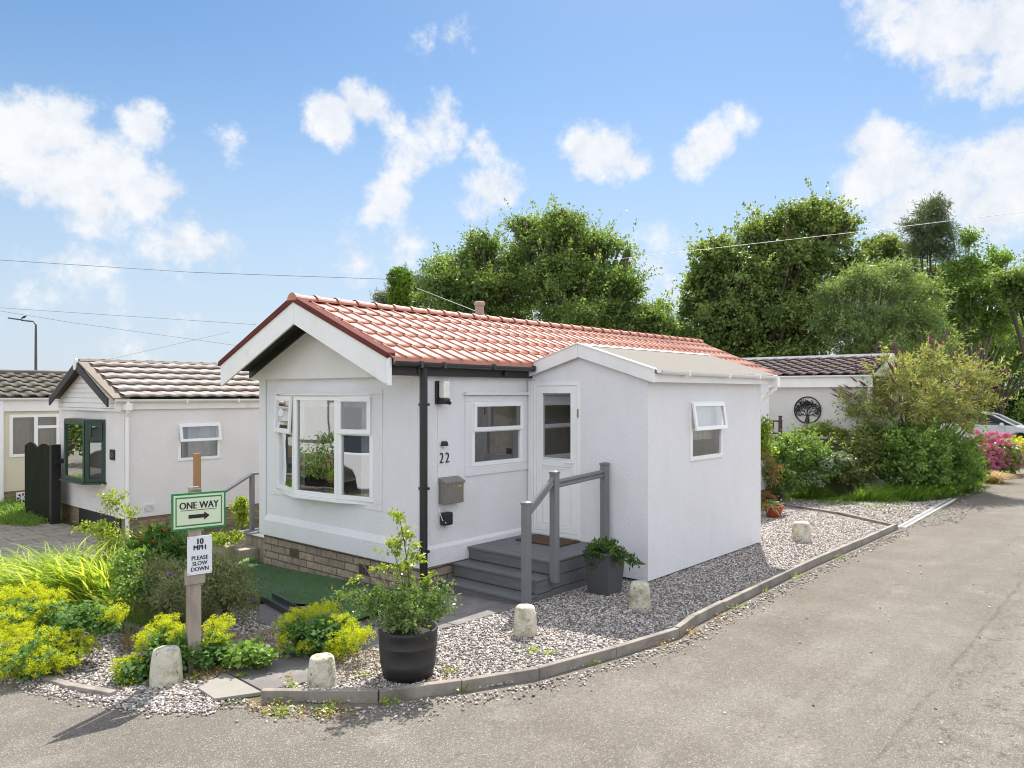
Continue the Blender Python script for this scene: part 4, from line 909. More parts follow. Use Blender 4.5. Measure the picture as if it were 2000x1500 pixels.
mb = MB(); bb(mb, -.095, .175, -.082, -.072, s0, s1); b2 = mb.build('speed_notice', M('notice_white', (.74, .76, .80), .4, .03), sg, bevel=.002)
sc_ = .04; hgt = s1-s0
for s_, fy, sz, bo in (('10', .79, .070, .0030), ('MPH', .640, .060, .0022), ('PLEASE', .385, .050, .0011), ('SLOW', .24, .050, .0011), ('DOWN', .095, .050, .0011)):
    text('lettering', s_, sz, m_navy, b2, (sc_*.75, -.0830, s0+hgt*fy), (R_(90), 0, 0), .0008, sx=.88, fat=bo)
for a in (-.083, .163):
    for z in (s0+.012, s1-.012): mb = MB(); mb.tube([(ox+a*.75, oy-.0825, oz+z), (ox+a*.75, oy-.085, oz+z)], .004, 8); mb.build('screw', m_stainless, b2)
sg.rotation_euler = (0, 0, R_(-11.6))
q = D(385, 940, 6.75)
mb = MB(); mb.box(q[0]-.028, q[0]+.028, q[1]-.02, q[1]+.02, zg(q[1]), EYE+(768-885)/FPX*6.75); bs_ = mb.build('timber_stake', m_timberb, None, bevel=.003)
tag(bs_, 'thin orange-brown timber stake standing behind the one way sign', 'stake')

# ================================================================== WHITE NEIGHBOUR (left)
NX, NY = 5.98, 15.0; NXE = 16.5; NYL = 18.42
nb = thing('park_home', 'pale pink-white park home with grey tiles and a dark green bay window', 'park home', (NX, NY, -.3))
pkY, pkZ = 16.72, 2.99; nze = 2.26
nsw = (7.0, 7.89, 1.0, 1.74); nbay = (15.95, 17.55, .60, 1.80)
mb = wall_holes('X', NX, .09, NY, NYL, -.03, 2.2, [nbay]); wall_holes('Y', NY, .09, NX+.09, NXE, -.03, 2.2, [nsw], mb)
mb.box(NX+.09, NXE, NYL-.09, NYL, -.03, 2.2); mb.box(NXE-.09, NXE, NY+.09, NYL-.09, -.03, 2.2); mb.build('wall', m_pink, nb)
mb = MB(); mb.box(NX+.03, NXE-.03, NY+.03, NYL-.03, -.6, -.032); mb.build('brick_skirt', m_brickb, nb)
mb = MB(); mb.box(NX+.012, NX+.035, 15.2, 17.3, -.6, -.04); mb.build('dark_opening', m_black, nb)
mb = MB(); mb.prism([(NX-.06, NY-.02, 2.0), (NX-.06, NYL-.12, 2.0), (NX-.06, NYL-.12, 2.19), (NX-.06, pkY, pkZ-.12), (NX-.06, 15.1, 2.19), (NX-.06, NY-.02, 2.19)], (.07, 0, 0))
gb = mb.build('gable_boarding', m_fascia, nb)
mb = MB()
for i in range(9):
    z = 2.05+i*.10; 
    hw = (pkZ-.14-z)/(pkZ-2.2)*1.55 if z > 2.2 else 1.6
    if hw > .05: mb.box(NX-.064, NX-.058, max(pkY-hw, NY+.02), min(pkY+hw, NYL-.14), z, z+.010)
mb.build('board_joint', M('joint_grey', (.35, .35, .35), .8), gb)
for s, ye in ((-1, 15.12), (1, 18.24)):
    mb = MB(); mb.prism([(NX-.26, pkY+s*.001, pkZ), (NX-.26, ye, 2.24), (NX-.26, ye, 2.09), (NX-.26, pkY+s*.001, pkZ-.17)], (.03, 0, 0)); mb.build('bargeboard', m_darkwood, nb)
mb = MB(); mb.prism([(NX-.28, pkY-.075, pkZ-.10), (NX-.28, pkY-.045, pkZ-.17), (NX-.28, pkY+.045, pkZ-.17), (NX-.28, pkY+.075, pkZ-.1), (NX-.28, pkY+.075, pkZ+.02), (NX-.28, pkY+.04, pkZ+.06), (NX-.28, pkY-.04, pkZ+.06), (NX-.28, pkY-.075, pkZ+.02)], (.05, 0, 0)); mb.build('finial', m_fascia, nb, bevel=.006)
nroof = tile_roof('roof', NX-.05, NXE+.2, NY-.14, 2.245, pkY, pkZ, .36, .30, .016, .075, m_tilegrey, nb, prof='wave', nper=14, off=.3)
tile_roof('roof', NX-.05, NXE+.2, NYL+.02, 2.245, pkY, pkZ, .36, .30, .035, .045, m_tilegrey, nb, prof='wave', nper=8)
mb = MB(); mb.prism([(NX-.235, NY-.10, 2.265), (NX-.235, pkY, pkZ+.035), (NX-.235, pkY, pkZ+.0), (NX-.235, NY-.10, 2.225)], (.30, 0, 0))
mb.prism([(NX-.235, NYL-.1, 2.265), (NX-.235, pkY+.001, pkZ+.035), (NX-.235, pkY+.001, pkZ+.0), (NX-.235, NYL-.1, 2.225)], (.30, 0, 0)); mb.build('verge_trim', m_brown, nb)
mb = MB(); mb.prism([(NX-.2, pkY-.09, pkZ+.01), (NX-.2, pkY-.05, pkZ+.055), (NX-.2, pkY+.05, pkZ+.055), (NX-.2, pkY+.09, pkZ+.01)], (NXE-NX+.4, 0, 0)); mb.build('ridge_cap', m_brown, nroof)
mb = MB(); mb.prism([(NX+.1, NY, 2.2), (NX+.1, pkY, pkZ-.06), (NX+.1, NYL, 2.2)], (NXE-NX-.1, 0, 0)); mb.build('roof_core', m_dark, nb)
mb = MB(); mb.box(NX-.19, NXE+.1, NY-.06, NY-.04, 2.04, 2.19); mb.box(NX-.19, NXE+.1, NY-.0398, NY-.001, 2.04, 2.055); mb.build('fascia', m_fascia, nb, bevel=.003)
gm = MB(); gutter(gm, (NX-.2, NY-.125, 2.235), (NXE, NY-.125, 2.225), .055)
for x in (7.1, 8.2): gm.box(x, x+.03, NY-.185, NY-.06, 2.165, 2.238)
gm.build('gutter', m_fascia, nb)
mb = MB(); mb.tube([(NX+.02, NY-.12, 2.2), (NX+.02, NY-.12, 2.0), (NX+.04, NY-.045, 1.9), (NX+.04, NY-.045, -.42)], .036, 10); mb.box(NX-.04, NX+.08, NY-.18, NY-.061, 2.03, 2.16); mb.build('downpipe', m_white, nb)
simple_window(nb, (0, NY, 0), (1, 0, 0), (0, -1, 0), *nsw, 1.40, tilt=.07, w=.06, gmat=m_glass)
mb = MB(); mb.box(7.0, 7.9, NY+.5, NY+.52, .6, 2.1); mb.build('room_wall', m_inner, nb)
drape('curtain', 'pale drape in the neighbour side window above the one way sign', NY+.2, 7.3, 7.9, .95, 1.75, m_curtain, .02, .12, 'X')
mb = MB(); q = onY(290, 991, NY); mb.box(q[0]-.11, q[0]+.11, NY-.015, NY-.001, q[2]-.07, q[2]+.07); vn = mb.build('air_vent', m_fascia, nb)
mb = MB(); [mb.box(q[0]-.095, q[0]+.095, NY-.017, NY-.0152, q[2]-.055+i*.022, q[2]-.055+i*.022+.008) for i in range(5)]; mb.build('vent_slots', M('joint_grey', (.35, .35, .35), .8), vn)
mb = MB(); q = onX(221, 888, NX); mb.box(NX-.03, NX-.001, q[1]-.10, q[1]+.10, q[2]-.10, q[2]+.10); pq = mb.build('number_plaque', m_black, nb, bevel=.004)
text('lettering', 'O', .12, M('joint_grey', (.35, .35, .35), .8), pq, (NX-.0305-NX, q[1]-NY, q[2]-.04+.3), (R_(90), 0, R_(-90)), .001)
# bay
bp = [(NX+.01, 17.6), (NX-.28, 17.2), (NX-.28, 16.12), (NX+.01, 15.89)]; z0, z1 = .60, 1.80
mb = MB(); pms = []; sm = MB()
for i in range(3):
    pm = MB(); p, q = Vector((*bp[i], 0)), Vector((*bp[i+1], 0)); u = (q-p).normalized(); n = Vector((u.y, -u.x, 0)); n = n if n.x < 0 else -n; L_ = (q-p).length
    frame_mb(mb, p, u, n, 0, L_, z0, z1, .075, -.035, .03)
    if i == 2:
        zt_ = 1.42
        mb.add([p+u*a+n*d+Vector((0, 0, z)) for d in (-.03, .028) for (a, z) in ((.06, zt_-.03), (L_-.06, zt_-.03), (L_-.06, zt_+.03), (.06, zt_+.03))], [(3,2,1,0),(4,5,6,7),(0,1,5,4),(1,2,6,5),(2,3,7,6),(3,0,4,7)])
        frame_mb(sm, p, u, n, .05, L_-.05, zt_, z1-.03, .07, .031, .055); pane_mb(pm, p, u, n, .06, L_-.06, zt_+.04, z1-.08, .02); pms.append(pm); pm = MB(); pane_mb(pm, p, u, n, .06, L_-.06, z0+.08, zt_-.04, 0); pms.append(pm)
    else: pane_mb(pm, p, u, n, .06, L_-.06, z0+.08, z1-.08, 0); pms.append(pm)
bw = mb.build('bay_window', m_greendark, nb, bevel=.004); [m_.build('pane', m_glassbay, bw) for m_ in pms]; sm.build('sash', m_greendark, bw)
mb = MB(); mb.prism([(NX+.01, 17.7, z0-.035), (NX-.36, 17.3, z0-.035), (NX-.36, 16.08, z0-.035), (NX-.05, 15.82, z0-.035), (NX+.01, 15.82, z0-.035)], (0, 0, .033)); mb.prism([(NX+.01, 17.6, z1+.002), (NX-.30, 17.2, z1+.002), (NX-.30, 16.1, z1+.002), (NX+.01, 15.87, z1+.002)], (0, 0, .03)); mb.build('window_sill', m_greendark, nb)
mb = MB(); mb.box(NX+1.2, NX+1.24, 15.2, 18.2, 0, 2.1); mb.build('room_wall', m_inner, nb)

# ================================================================== CREAM NEIGHBOUR (far left)
LY = 21.2
cr = thing('park_home', 'cream park home with weathered brown tiles at the left edge, behind the dark gate', 'park home', (6, LY, -.4))
q0 = onY(18, 810, LY); q1 = onY(116, 888, LY); cw = (q0[0], q1[0], q1[2], q0[2])
zbt = onY(5, 961, LY)[2]; ztp = onY(60, 790, LY)[2]
mb = wall_holes('Y', LY, .09, 5.6, 16, zbt, ztp, [cw]); mb.box(5.6, 5.69, LY+.09, LY+3.3, zbt, ztp); mb.box(5.69, 16, LY+3.3, LY+3.4, zbt, ztp); mb.build('wall', m_cream, cr)
mb = MB(); mb.box(5.65, 15.9, LY+.03, LY+3.3, -.7, zbt-.002); mb.build('brick_skirt', m_brickb, cr)
q = onY(40, 978, LY); 
q = onY(43, 972, LY); mb = MB(); mb.box(q[0]-.13, q[0]+.13, LY-.01, LY+.0, q[2]-.14, q[2]+.14); mb.build('vent_block', m_fascia, cr); mb = MB(); [mb.prism([(q[0]+.11*math.cos(a-.25), LY-.011, q[2]+.11*math.sin(a-.25)), (q[0]+.11*math.cos(a+.25), LY-.011, q[2]+.11*math.sin(a+.25)), (q[0]+.03*math.cos(a), LY-.011, q[2]+.03*math.sin(a))], (0, -.003, 0)) for a in np.linspace(.4, 6.0, 7)]; mb.build('vent_slots', m_black, cr)
ze_ = onY(60, 777, LY-.12)[2]; zr_ = onY(60, 731, LY+1.7)[2]
rr = tile_roof('roof', 5.3, 16, LY-.15, ze_, LY+1.7, zr_, .36, .32, .045, .045, m_tilebrown, cr, prof='wave', nper=10)
tile_roof('roof', 5.3, 16, LY+3.5, ze_, LY+1.7, zr_, .36, .32, .045, .045, m_tilebrown, cr, prof='wave', nper=8)
mb = MB(); mb.tube([(5.25, LY+1.7, zr_+.02), (16, LY+1.7, zr_+.02)], .09, 8); mb.build('ridge_cap', m_tilebrown, rr)
mb = MB(); mb.prism([(5.4, LY, ztp), (5.4, LY+1.7, zr_-.07), (5.4, LY+3.4, ztp)], (10.5, 0, 0)); mb.build('roof_core', m_fascia, cr)
mb = MB(); mb.box(5.3, 16, LY-.07, LY-.05, ztp-.16, ze_-.02); mb.box(5.3, 16, LY-.049, LY-.001, ztp-.02, ztp-.005); mb.build('fascia', m_fascia, cr)
gm = MB(); gutter(gm, (5.25, LY-.13, ze_-.0), (16, LY-.13, ze_-.0), .06); gm.build('gutter', m_fascia, cr)
q = onY(3, 850, LY-.06); mb = MB(); mb.tube([(q[0], LY-.06, ze_-.05), (q[0], LY-.06, -.6)], .05, 10); mb.build('downpipe', m_white, cr)
mb = MB(); o = (0, LY, 0); u = (1, 0, 0); n = (0, -1, 0); a0, a1, z0, z1 = cw; am = a0+(a1-a0)*.52
frame_mb(mb, o, u, n, a0, a1, z0, z1, .07, -.05, .02); mb.box(am-.04, am+.04, LY-.019, LY+.05, z0+.07, z1-.07); mb.box(am+.04, a1-.07, LY-.018, LY+.05, z0+(z1-z0)*.66, z0+(z1-z0)*.66+.07)
f = mb.build('window', m_white, cr); mb = MB(); pane_mb(mb, o, u, n, a0+.06, a1-.06, z0+.06, z1-.06, -.01); mb.build('pane', m_glass, f)
drape('curtain', 'beige vertical blind in the cream home window', LY+.2, a0, a1, z0, z1, M('blind_beige', (.42, .35, .27), .9, .1), .025, .09, 'X')

# ================================================================== HOME ON THE RIGHT
RX = 19.5
rh = thing('park_home', 'white park home with brown wavy tiles and a tree-shaped wall ornament, right background', 'park home', (RX, 8, 0))
mb = MB(); mb.box(RX, RX+3.1, 5.66, 17, -.2, 2.7); mb.build('wall', M('masonry_white', (.66, .635, .61), .9, .05, bump=.004, bs=60), rh)
rro = tile_roof('roof', 5.55, 17.2, RX-.17, 2.80, RX+1.5, 3.30, .30, .30, .035, .04, M('brown_pantile', (.12, .09, .085), .85, .2, 3, spec=.15), rh, prof='wave', nper=12, axis='Y')
tile_roof('roof', 5.55, 17.2, RX+3.3, 2.80, RX+1.5, 3.30, .30, .30, .035, .04, MATS['brown_pantile'], rh, prof='wave', nper=8, axis='Y')
mb = MB(); mb.box(RX+1.4, RX+1.6, 5.5, 17.2, 3.30, 3.37); mb.build('ridge_cap', m_fascia, rro)
mb = MB(); mb.prism([(RX-.1, 5.52, 2.76), (RX+1.5, 5.52, 3.36), (RX+3.2, 5.52, 2.76)], (0, .04, 0)); mb.prism([(RX, 5.7, 2.7), (RX+1.5, 5.7, 3.24), (RX+3.1, 5.7, 2.7)], (0, 11, 0)); mb.build('gable_trim', m_fascia, rh)
mb = MB(); mb.box(RX-.14, RX-.12, 5.55, 17.2, 2.50, 2.755); mb.box(RX-.119, RX-.001, 5.55, 17.2, 2.50, 2.52); mb.build('fascia', m_fascia, rh)
gm = MB(); gutter(gm, (RX-.2, 17.2, 2.80), (RX-.2, 5.55, 2.79), .05); gm.build('gutter', m_white, rh)
mb = MB(); mb.box(RX-.02, RX+.06, 5.59, 5.655, 0, 2.65); mb.tube([(RX-.19, 5.6, 2.75), (RX-.05, 5.66, 2.5), (RX-.05, 5.66, .1)], .04, 8); mb.build('corner_trim', m_white, rh)
# round metal tree ornament
q = onX(1577, 801, RX-.03); r = (onX(1577, 776, RX-.03)[2]-onX(1577, 827, RX-.03)[2])/2
tr_ = thing('wall_ornament', 'round black metal tree ornament hung on the white end wall', 'ornament', (RX-.03, q[1], q[2]))
mb = MB(); mb.tube([(RX-.03, q[1]+r*math.cos(a), q[2]+r*math.sin(a)) for a in np.linspace(0, 2*math.pi, 41)], .016, 6, cap=False); mb.build('ring', m_lettered, tr_)
mb = MB(); rn = random.Random(4); tips = []
def twig(p, a, ln, w, dep):
    e = (p[0]+ln*math.cos(a), p[1]+ln*math.sin(a))
    if e[0]**2+e[1]**2 > (r*.95)**2: return
    mb.tube([(RX-.03, q[1]-p[0], q[2]+p[1]), (RX-.03, q[1]-e[0], q[2]+e[1])], [w, w*.7], 5); tips.append(e)
    if dep:
        for k in (-1, 1, .1) if dep > 2 else (-1, 1): twig(e, a+k*rn.uniform(.35, .75), ln*rn.uniform(.68, .9), w*.7, dep-1)
mb.tube([(RX-.03, q[1]+.01, q[2]-r), (RX-.03, q[1], q[2]-r*.45)], [.07, .03], 6)
for a in (R_(90), R_(125), R_(55), R_(165), R_(15)): twig((0, -r*.45), a, r*.36, .012, 4)
mb.build('branches', m_lettered, tr_)
mb = MB()
for e in tips:
    for k in range(1):
        ex, ez = e[0]+rn.uniform(-.02, .02), e[1]+rn.uniform(-.02, .02); a = rn.uniform(0, 6); l = .022
        mb.prism([(RX-.035, q[1]-ex-l*math.cos(a), q[2]+ez-l*math.sin(a)), (RX-.035, q[1]-ex-.012*math.sin(a), q[2]+ez+.012*math.cos(a)), (RX-.035, q[1]-ex+l*math.cos(a), q[2]+ez+l*math.sin(a)), (RX-.035, q[1]-ex+.012*math.sin(a), q[2]+ez-.012*math.cos(a))], (.006, 0, 0))
mb.build('leaves', m_lettered, tr_)
# dark veranda railing
m_vr = M('oxblood_rail', (.05, .028, .025), .5, .2)
ra = thing('railing', 'dark turned timber railing in front of the white end wall', 'railing', (17.6, 7.4, .9))
rx = 17.8; q = onX(1524, 812, rx); yb = q[1]; ztop = q[2]; zb = onX(1524, 848, rx)[2]
mb = MB(); mb.tube([(rx, yb, zb-.9), (rx, yb, ztop-.14), (rx, yb, ztop-.12), (rx, yb, ztop-.06), (rx, yb, ztop)], [.05, .05, .06, .035, .05], 8); mb.build('post', m_vr, ra)
mb = MB(); mb.bar((rx, yb, ztop-.13), (rx, yb+2.4, ztop-.13), .05, .04); mb.bar((rx, yb, zb+.02), (rx, yb+2.4, zb+.02), .05, .04); mb.build('rail', m_vr, ra)
for i in range(7): mb = MB(); y = yb+.17+i*.17; mb.tube([(rx, y, zb+.02), (rx, y, zb+.12), (rx, y, (zb+ztop)/2-.05), (rx, y, ztop-.14)], [.014, .022, .014, .02], 6); mb.build('baluster', m_vr, ra)
# retaining wall of the raised garden
q = onX(1640, 855, 18.2); rwz = q[2]
mb = MB(); mb.box(18.2, 18.4, 6.25, 8.7, -.2, rwz-.045); mb.build('retaining_wall', brickmat('old_brick', (.15, .12, .095), (.11, .095, .08), (.13, .12, .1), .225, .075))
w_ = bpy.data.objects['retaining_wall']; tag(w_, 'low dark brick garden wall half hidden by bushes under the ornament', 'garden wall')
mb = MB(); mb.box(18.14, 18.46, 6.2, 8.75, rwz-.044, rwz); cp = mb.build('coping', m_kerb, w_); cp.parent = w_
mb = MB(); mb.box(18.4, 19.5, 5.8, 17, -.1, rwz-.1); rb = mb.build('raised_bed', m_soil); tag(rb, kind='structure'); rb.name = 'terrain'

# ================================================================== DARK GREEN GATE (left)
gp = thing('garden_gate', 'dark green boarded gate with scalloped top standing by the neighbour home', 'gate', (5.6, 18.3, -.4))
fx = 5.62
ya = onX(98, 900, fx)[1]; yb = onX(48, 900, fx)[1]; zt_ = onX(80, 866, fx)[2]; zb_ = onX(97, 1023, fx)[2]
wdt = (yb-ya)/2
for i in range(2):
    y0 = ya+i*wdt; mb = MB(); pts = [(fx, y0+.004, zb_)]+[(fx, y0+.004+(wdt-.008)*t, zt_-.10+.10*math.sin(math.pi*min(max(t, .0), 1))) for t in np.linspace(0, 1, 9)]+[(fx, y0+wdt-.004, zb_)]
    mb.prism(pts, (.035, 0, 0)); mb.build('board', m_fence, gp, bevel=.004)
mb = MB(); mb.box(fx+.036, fx+.07, ya+.03, yb-.03, zb_+.2, zb_+.3); mb.box(fx+.036, fx+.07, ya+.03, yb-.03, zt_-.4, zt_-.3); mb.build('crossbar', m_fence, gp)
mb = MB(); mb.box(fx-.02, fx+.16, ya-.14, ya-.004, zb_-.02, zt_+.0); mb.build('post', M('black_post', (.014, .013, .012), .6, .2), gp, bevel=.005)
mb = MB(); q = onX(113, 903, fx); mb.box(fx+.03, fx+.25, ya-.20, ya-.141, q[2]-.05, q[2]+.05); mb.build('latch', m_black, gp)

# rear steps and grey handrail beyond the gable
rs = thing('side_steps', 'weathered timber steps with grey handrail at the far side of the gable', 'steps', (6.5, 11.0, -.2))
mb = MB(); [mb.box(6.26+k*.145, 6.40+k*.145, 10.50, 11.40, .11, .14) for k in range(9)]; mb.build('tread', m_deck, rs, bevel=.004); mb = MB(); mb.box(6.28, 7.5, 10.52, 11.38, -.3, .109); mb.build('riser', m_timber, rs, bevel=.004)
mb = MB(); mb.box(5.96, 6.275, 10.72, 11.62, -.34, -.035); mb.build('step', m_timber, rs, bevel=.012)
for xx in (6.47, 6.66): mb = MB(); mb.box(xx, xx+.065, 11.29, 11.355, .14, 1.03); mb.build('post', m_deckedge, rs, bevel=.004)
mb = MB(); mb.bar((5.62, 11.32, .60), (6.50, 11.32, 1.045), .10, .035); mb.bar((6.50, 11.32, 1.045), (7.4, 11.32, 1.05), .10, .035); mb.build('rail', m_deckedge, rs, bevel=.004)
mb = MB(); mb.box(6.72, 6.95, 10.9, 11.25, .15, .52); gb_ = mb.build('storage_crate', m_black, None, bevel=.02); tag(gb_, 'black crate standing behind the grey handrail post', 'crate')
mb = MB(); mb.prism([(4.98, 8.30, -.11), (5.03, 8.43, -.11), (4.72, 7.55, -.08), (4.67, 7.42, -.08)][:0] or [(0,0,0)]*3, (0,0,0)) if False else None
ch = thing('channel_offcut', 'black metal channel offcut lying on the edge of the green turf', 'channel', (4.95, 7.9, -.09))
A = Vector(G(520, 1176))+Vector((0, 0, .035)); B = Vector(G(590, 1215))+Vector((0, 0, .035)); s = (B-A).normalized().cross(Vector((0, 0, 1)))
mb = MB(); mb.bar(A, B, .15, .006); mb.bar(A+s*.075+Vector((0, 0, .03)), B+s*.075+Vector((0, 0, .03)), .006, .07); mb.bar(A-s*.075+Vector((0, 0, .03)), B-s*.075+Vector((0, 0, .03)), .006, .07); mb.build('channel', m_darkgut, ch)
for (a, b, lab) in (((230, 1228), (290, 1243), 'weathered timber edging offcut among the weeds left of the post'), ((425, 1222), (475, 1196), 'weathered timber edging board at the foot of the grey-green shrub')):
    A = Vector(G(*a))+Vector((0, 0, .04)); B = Vector(G(*b))+Vector((0, 0, .04)); mb = MB(); mb.bar(A, B, .09, .09); tag(mb.build('edging_board', m_timber, None, bevel=.01), lab, 'board')
A = Vector(G(460, 1112))+Vector((0, 0, .05)); B = Vector(G(503, 1096))+Vector((0, 0, .05)); mb = MB(); mb.tube([A, (A+B)/2+Vector((0, 0, .01)), B], [.035, .05, .04], 8)
tag(mb.build('rolled_turf', M('turf_back', (.22, .36, .12), .9, .2), None), 'curled edge of pale green artificial turf by the side steps', 'turf roll')

# ================================================================== POTS
def pot_lathe(name, c, prof, mat, parent, n=28, smooth=True):
    mb = MB(); mb.lathe(prof, c, n); return mb.build(name, mat, parent, smooth=smooth)
m_barrel = M('black_barrel', (.022, .021, .02), .55, .25, 8, bump=.0015, bs=70, stretch=(1, 1, .3))
m_compost = M('compost', (.04, .03, .022), .95, .4, 20, bump=.02, bs=40)
lf_rose = leafmat('rose_leaf', (.07, .15, .035), (.26, .36, .12), .42, .32)
lf_rosey = leafmat('rose_leaf_young', (.18, .28, .03), (.42, .50, .08), .5, .35)
m_stem = M('green_stem', (.10, .12, .04), .7, .2); m_stemb = M('dead_cane', (.34, .26, .17), .8, .2); m_stemd = M('brown_stem', (.10, .065, .045), .8, .3)
def stems(name, root, ends, r0, mat, parent, bend=.15, n=5, seg=5):
    mb = MB()
    for e in ends:
        a = Vector(root)+Vector((random.uniform(-.03, .03), random.uniform(-.03, .03), 0)); e = Vector(e); L_ = (e-a).length
        off = Vector((random.uniform(-1, 1), random.uniform(-1, 1), .6))*L_*bend
        pts = [a.lerp(e, i/seg)+off*math.sin(math.pi*i/seg)*.5 for i in range(seg+1)]
        mb.tube(pts, [r0*(1-.7*i/seg) for i in range(seg+1)], n)
    return mb.build(name, mat, parent)
pc = G(797, 1322); br_ = thing('potted_rose', 'leafy rose bush with one tall shoot in a large black half barrel', 'potted plant', (pc[0], pc[1], 0))
cc = (pc[0], pc[1], .01); T = 6.25
R0 = 57/FPX*T
pot_lathe('barrel', cc, [(R0*.84, 0), (R0*.93, .10), (R0*.965, .14), (R0*.95, .145), (R0*1.0, .27), (R0*1.012, .275), (R0*.995, .28), (R0*1.01, .375), (R0*1.03, .38), (R0*1.03, .41), (R0*.97, .41), (R0*.95, .34), (.02, .33)], m_barrel, br_, 40)
mb = MB(); mb.lathe([(R0*.94, .345), (R0*.5, .365), (.02, .37)], cc, 20); mb.build('compost', m_compost, br_)
def PT(px, py, t): return D(px, py, t)
def blob(px, py, t, rx, ry, rd=None):
    c = D(px, py, t); k = t/FPX; rxm, rym = rx*k, ry*k; rd = rd*k if rd else rxm
    # ellipsoid with its long side square to the lane (view bearings span little here, so use an upright ellipsoid)
    return (c[0], c[1], c[2], (rxm+rd)/2, (rxm+rd)/2, rym)
bl = [blob(790, 1205, 6.25, 60, 34), blob(835, 1180, 6.2, 38, 26), blob(740, 1180, 6.2, 46, 28), blob(795, 1160, 6.4, 44, 26), blob(858, 1180, 6.1, 24, 22), blob(700, 1165, 6.25, 30, 16), blob(672, 1160, 6.25, 14, 10), blob(870, 1150, 6.2, 12, 14)]
foliage('foliage', bl, 170, 15, .075, .038, .025, lf_rose, br_, up=.45, rmin=.1, low=1, sprays=(40, .16, 12))
bl2 = [blob(790, 1115, 6.35, 22, 26), blob(785, 1085, 6.35, 14, 14), blob(772, 1062, 6.35, 24, 6), blob(790, 1040, 6.35, 14, 8), blob(772, 1003, 6.35, 18, 7), blob(783, 1018, 6.35, 8, 8), blob(808, 1072, 6.3, 9, 16), blob(822, 1092, 6.3, 14, 9), blob(758, 1078, 6.3, 12, 5), blob(695, 1128, 6.3, 10, 8), blob(722, 1112, 6.3, 8, 6), blob(750, 1108, 6.4, 7, 8), blob(835, 1130, 6.3, 12, 10), blob(700, 1105, 6.3, 6, 4)]
foliage('young_foliage', bl2, 70, 10, .045, .040, .026, lf_rosey, br_, up=.5, rmin=.1, low=1)
root = (cc[0], cc[1], .36)
stems('main_stem', root, [D(778, 1000, 6.35)], .009, m_stemd, br_, .05, seg=8)
stems('cane', root, [D(p, q_, 6.3) for p, q_ in ((690, 1120), (730, 1108), (860, 1150), (700, 1150), (820, 1070), (755, 1050), (875, 1180), (680, 1170), (805, 1040))], .006, m_stem, br_)
stems('dead_cane', root, [D(p, q_, 6.3) for p, q_ in ((705, 1095), (735, 1100), (752, 1105), (720, 1112), (690, 1140), (880, 1145), (870, 1160))], .0035, m_stemb, br_, .1)
# tall grey planter
pc = G(1181, 1160); gp_ = thing('potted_plant', 'tapered grey woven planter with trailing greenery beside the deck', 'potted plant', (pc[0], pc[1], 0))
k = 8.85/FPX; hb = 29*k; ht = 37*k; H_ = 82*k
mb = MB(); z0 = .012
def sq(mb, r0, r1, z0, z1, cx, cy, cap=True):
    mb.add([(cx+sx*r, cy+sy*r, z) for r, z in ((r0, z0), (r1, z1)) for sx, sy in ((-1, -1), (1, -1), (1, 1), (-1, 1))], [(3,2,1,0), (0,1,5,4), (1,2,6,5), (2,3,7,6), (3,0,4,7)]+([(4,5,6,7)] if cap else []))
for i in range(14):
    f = i/14; g = (i+1)/14; sq(mb, (hb+(ht-hb)*f)*.80, (hb+(ht-hb)*g)*.815, z0+H_*f, z0+H_*g, pc[0], pc[1])
m_pl = M('grey_planter', (.085, .087, .09), .5, .08, bump=.003, bs=110)
pt = mb.build('planter', m_pl, gp_); mb = MB(); frame_r = ht*.86
mb.box(pc[0]-frame_r, pc[0]+frame_r, pc[1]-frame_r, pc[1]+frame_r, z0+H_-.012, z0+H_+.012); mb.build('rim', m_pl, gp_, bevel=.004)
pt.rotation_euler = (0, 0, 0)
lf_ivy = leafmat('ivy_leaf', (.025, .07, .015), (.12, .22, .03), .35)
foliage('foliage', [blob(1175, 1070, 8.85, 26, 22), blob(1195, 1075, 8.8, 25, 18), blob(1155, 1085, 8.85, 14, 18), blob(1222, 1092, 8.75, 18, 9), blob(1238, 1100, 8.7, 10, 8)], 75, 13, .05, .06, .022, lf_ivy, gp_, up=.35, rmin=.2, low=1)
P = np.array([D(1180+random.uniform(-12, 14), 1080, 8.85) for _ in range(26)]); blades('spiky_leaves', P, unit(26)*.55+np.array([0, 0, 1.0]), rng.uniform(.10, .22, 26), np.full(26, .02), .3, lf_ivy, gp_)
# terracotta pot and black bowl behind the annex
pc = G(1511, 1012); tp = thing('potted_plant', 'terracotta pot holding a white-edged hosta on the far gravel', 'potted plant', pc)
k = 14.0/FPX; pot_lathe('pot', (pc[0], pc[1], pc[2]+.01), [(12.5*k, 0), (14.5*k, 8*k), (15*k, 8.3*k), (16*k, 14*k), (16.5*k, 14.3*k), (17.5*k, 21*k), (19*k, 21.2*k), (19*k, 26*k), (17*k, 26*k), (16*k, 22*k), (.01, 21*k)], M('terracotta', (.42, .09, .035), .6, .1, 4), tp)
lf_hosta = leafmat('hosta_leaf', (.10, .22, .05), (.48, .55, .30), .35)
P = np.array([(pc[0]+random.uniform(-.06, .06), pc[1]+random.uniform(-.06, .06), pc[2]+.23) for _ in range(46)]); blades('foliage', P, unit(46)*.95+np.array([0, 0, .75]), rng.uniform(.16, .28, 46), np.full(46, .055), .6, lf_hosta, tp)
pc = G(1506, 984); bp_ = thing('potted_plant', 'black bowl with red-stemmed shrub and yellow leaves against the annex corner', 'potted plant', pc)
pot_lathe('bowl', (pc[0], pc[1], pc[2]+.01), [(.15, 0), (.22, .15), (.28, .20), (.25, .20), (.02, .18)], m_black, bp_)
T = 15.6
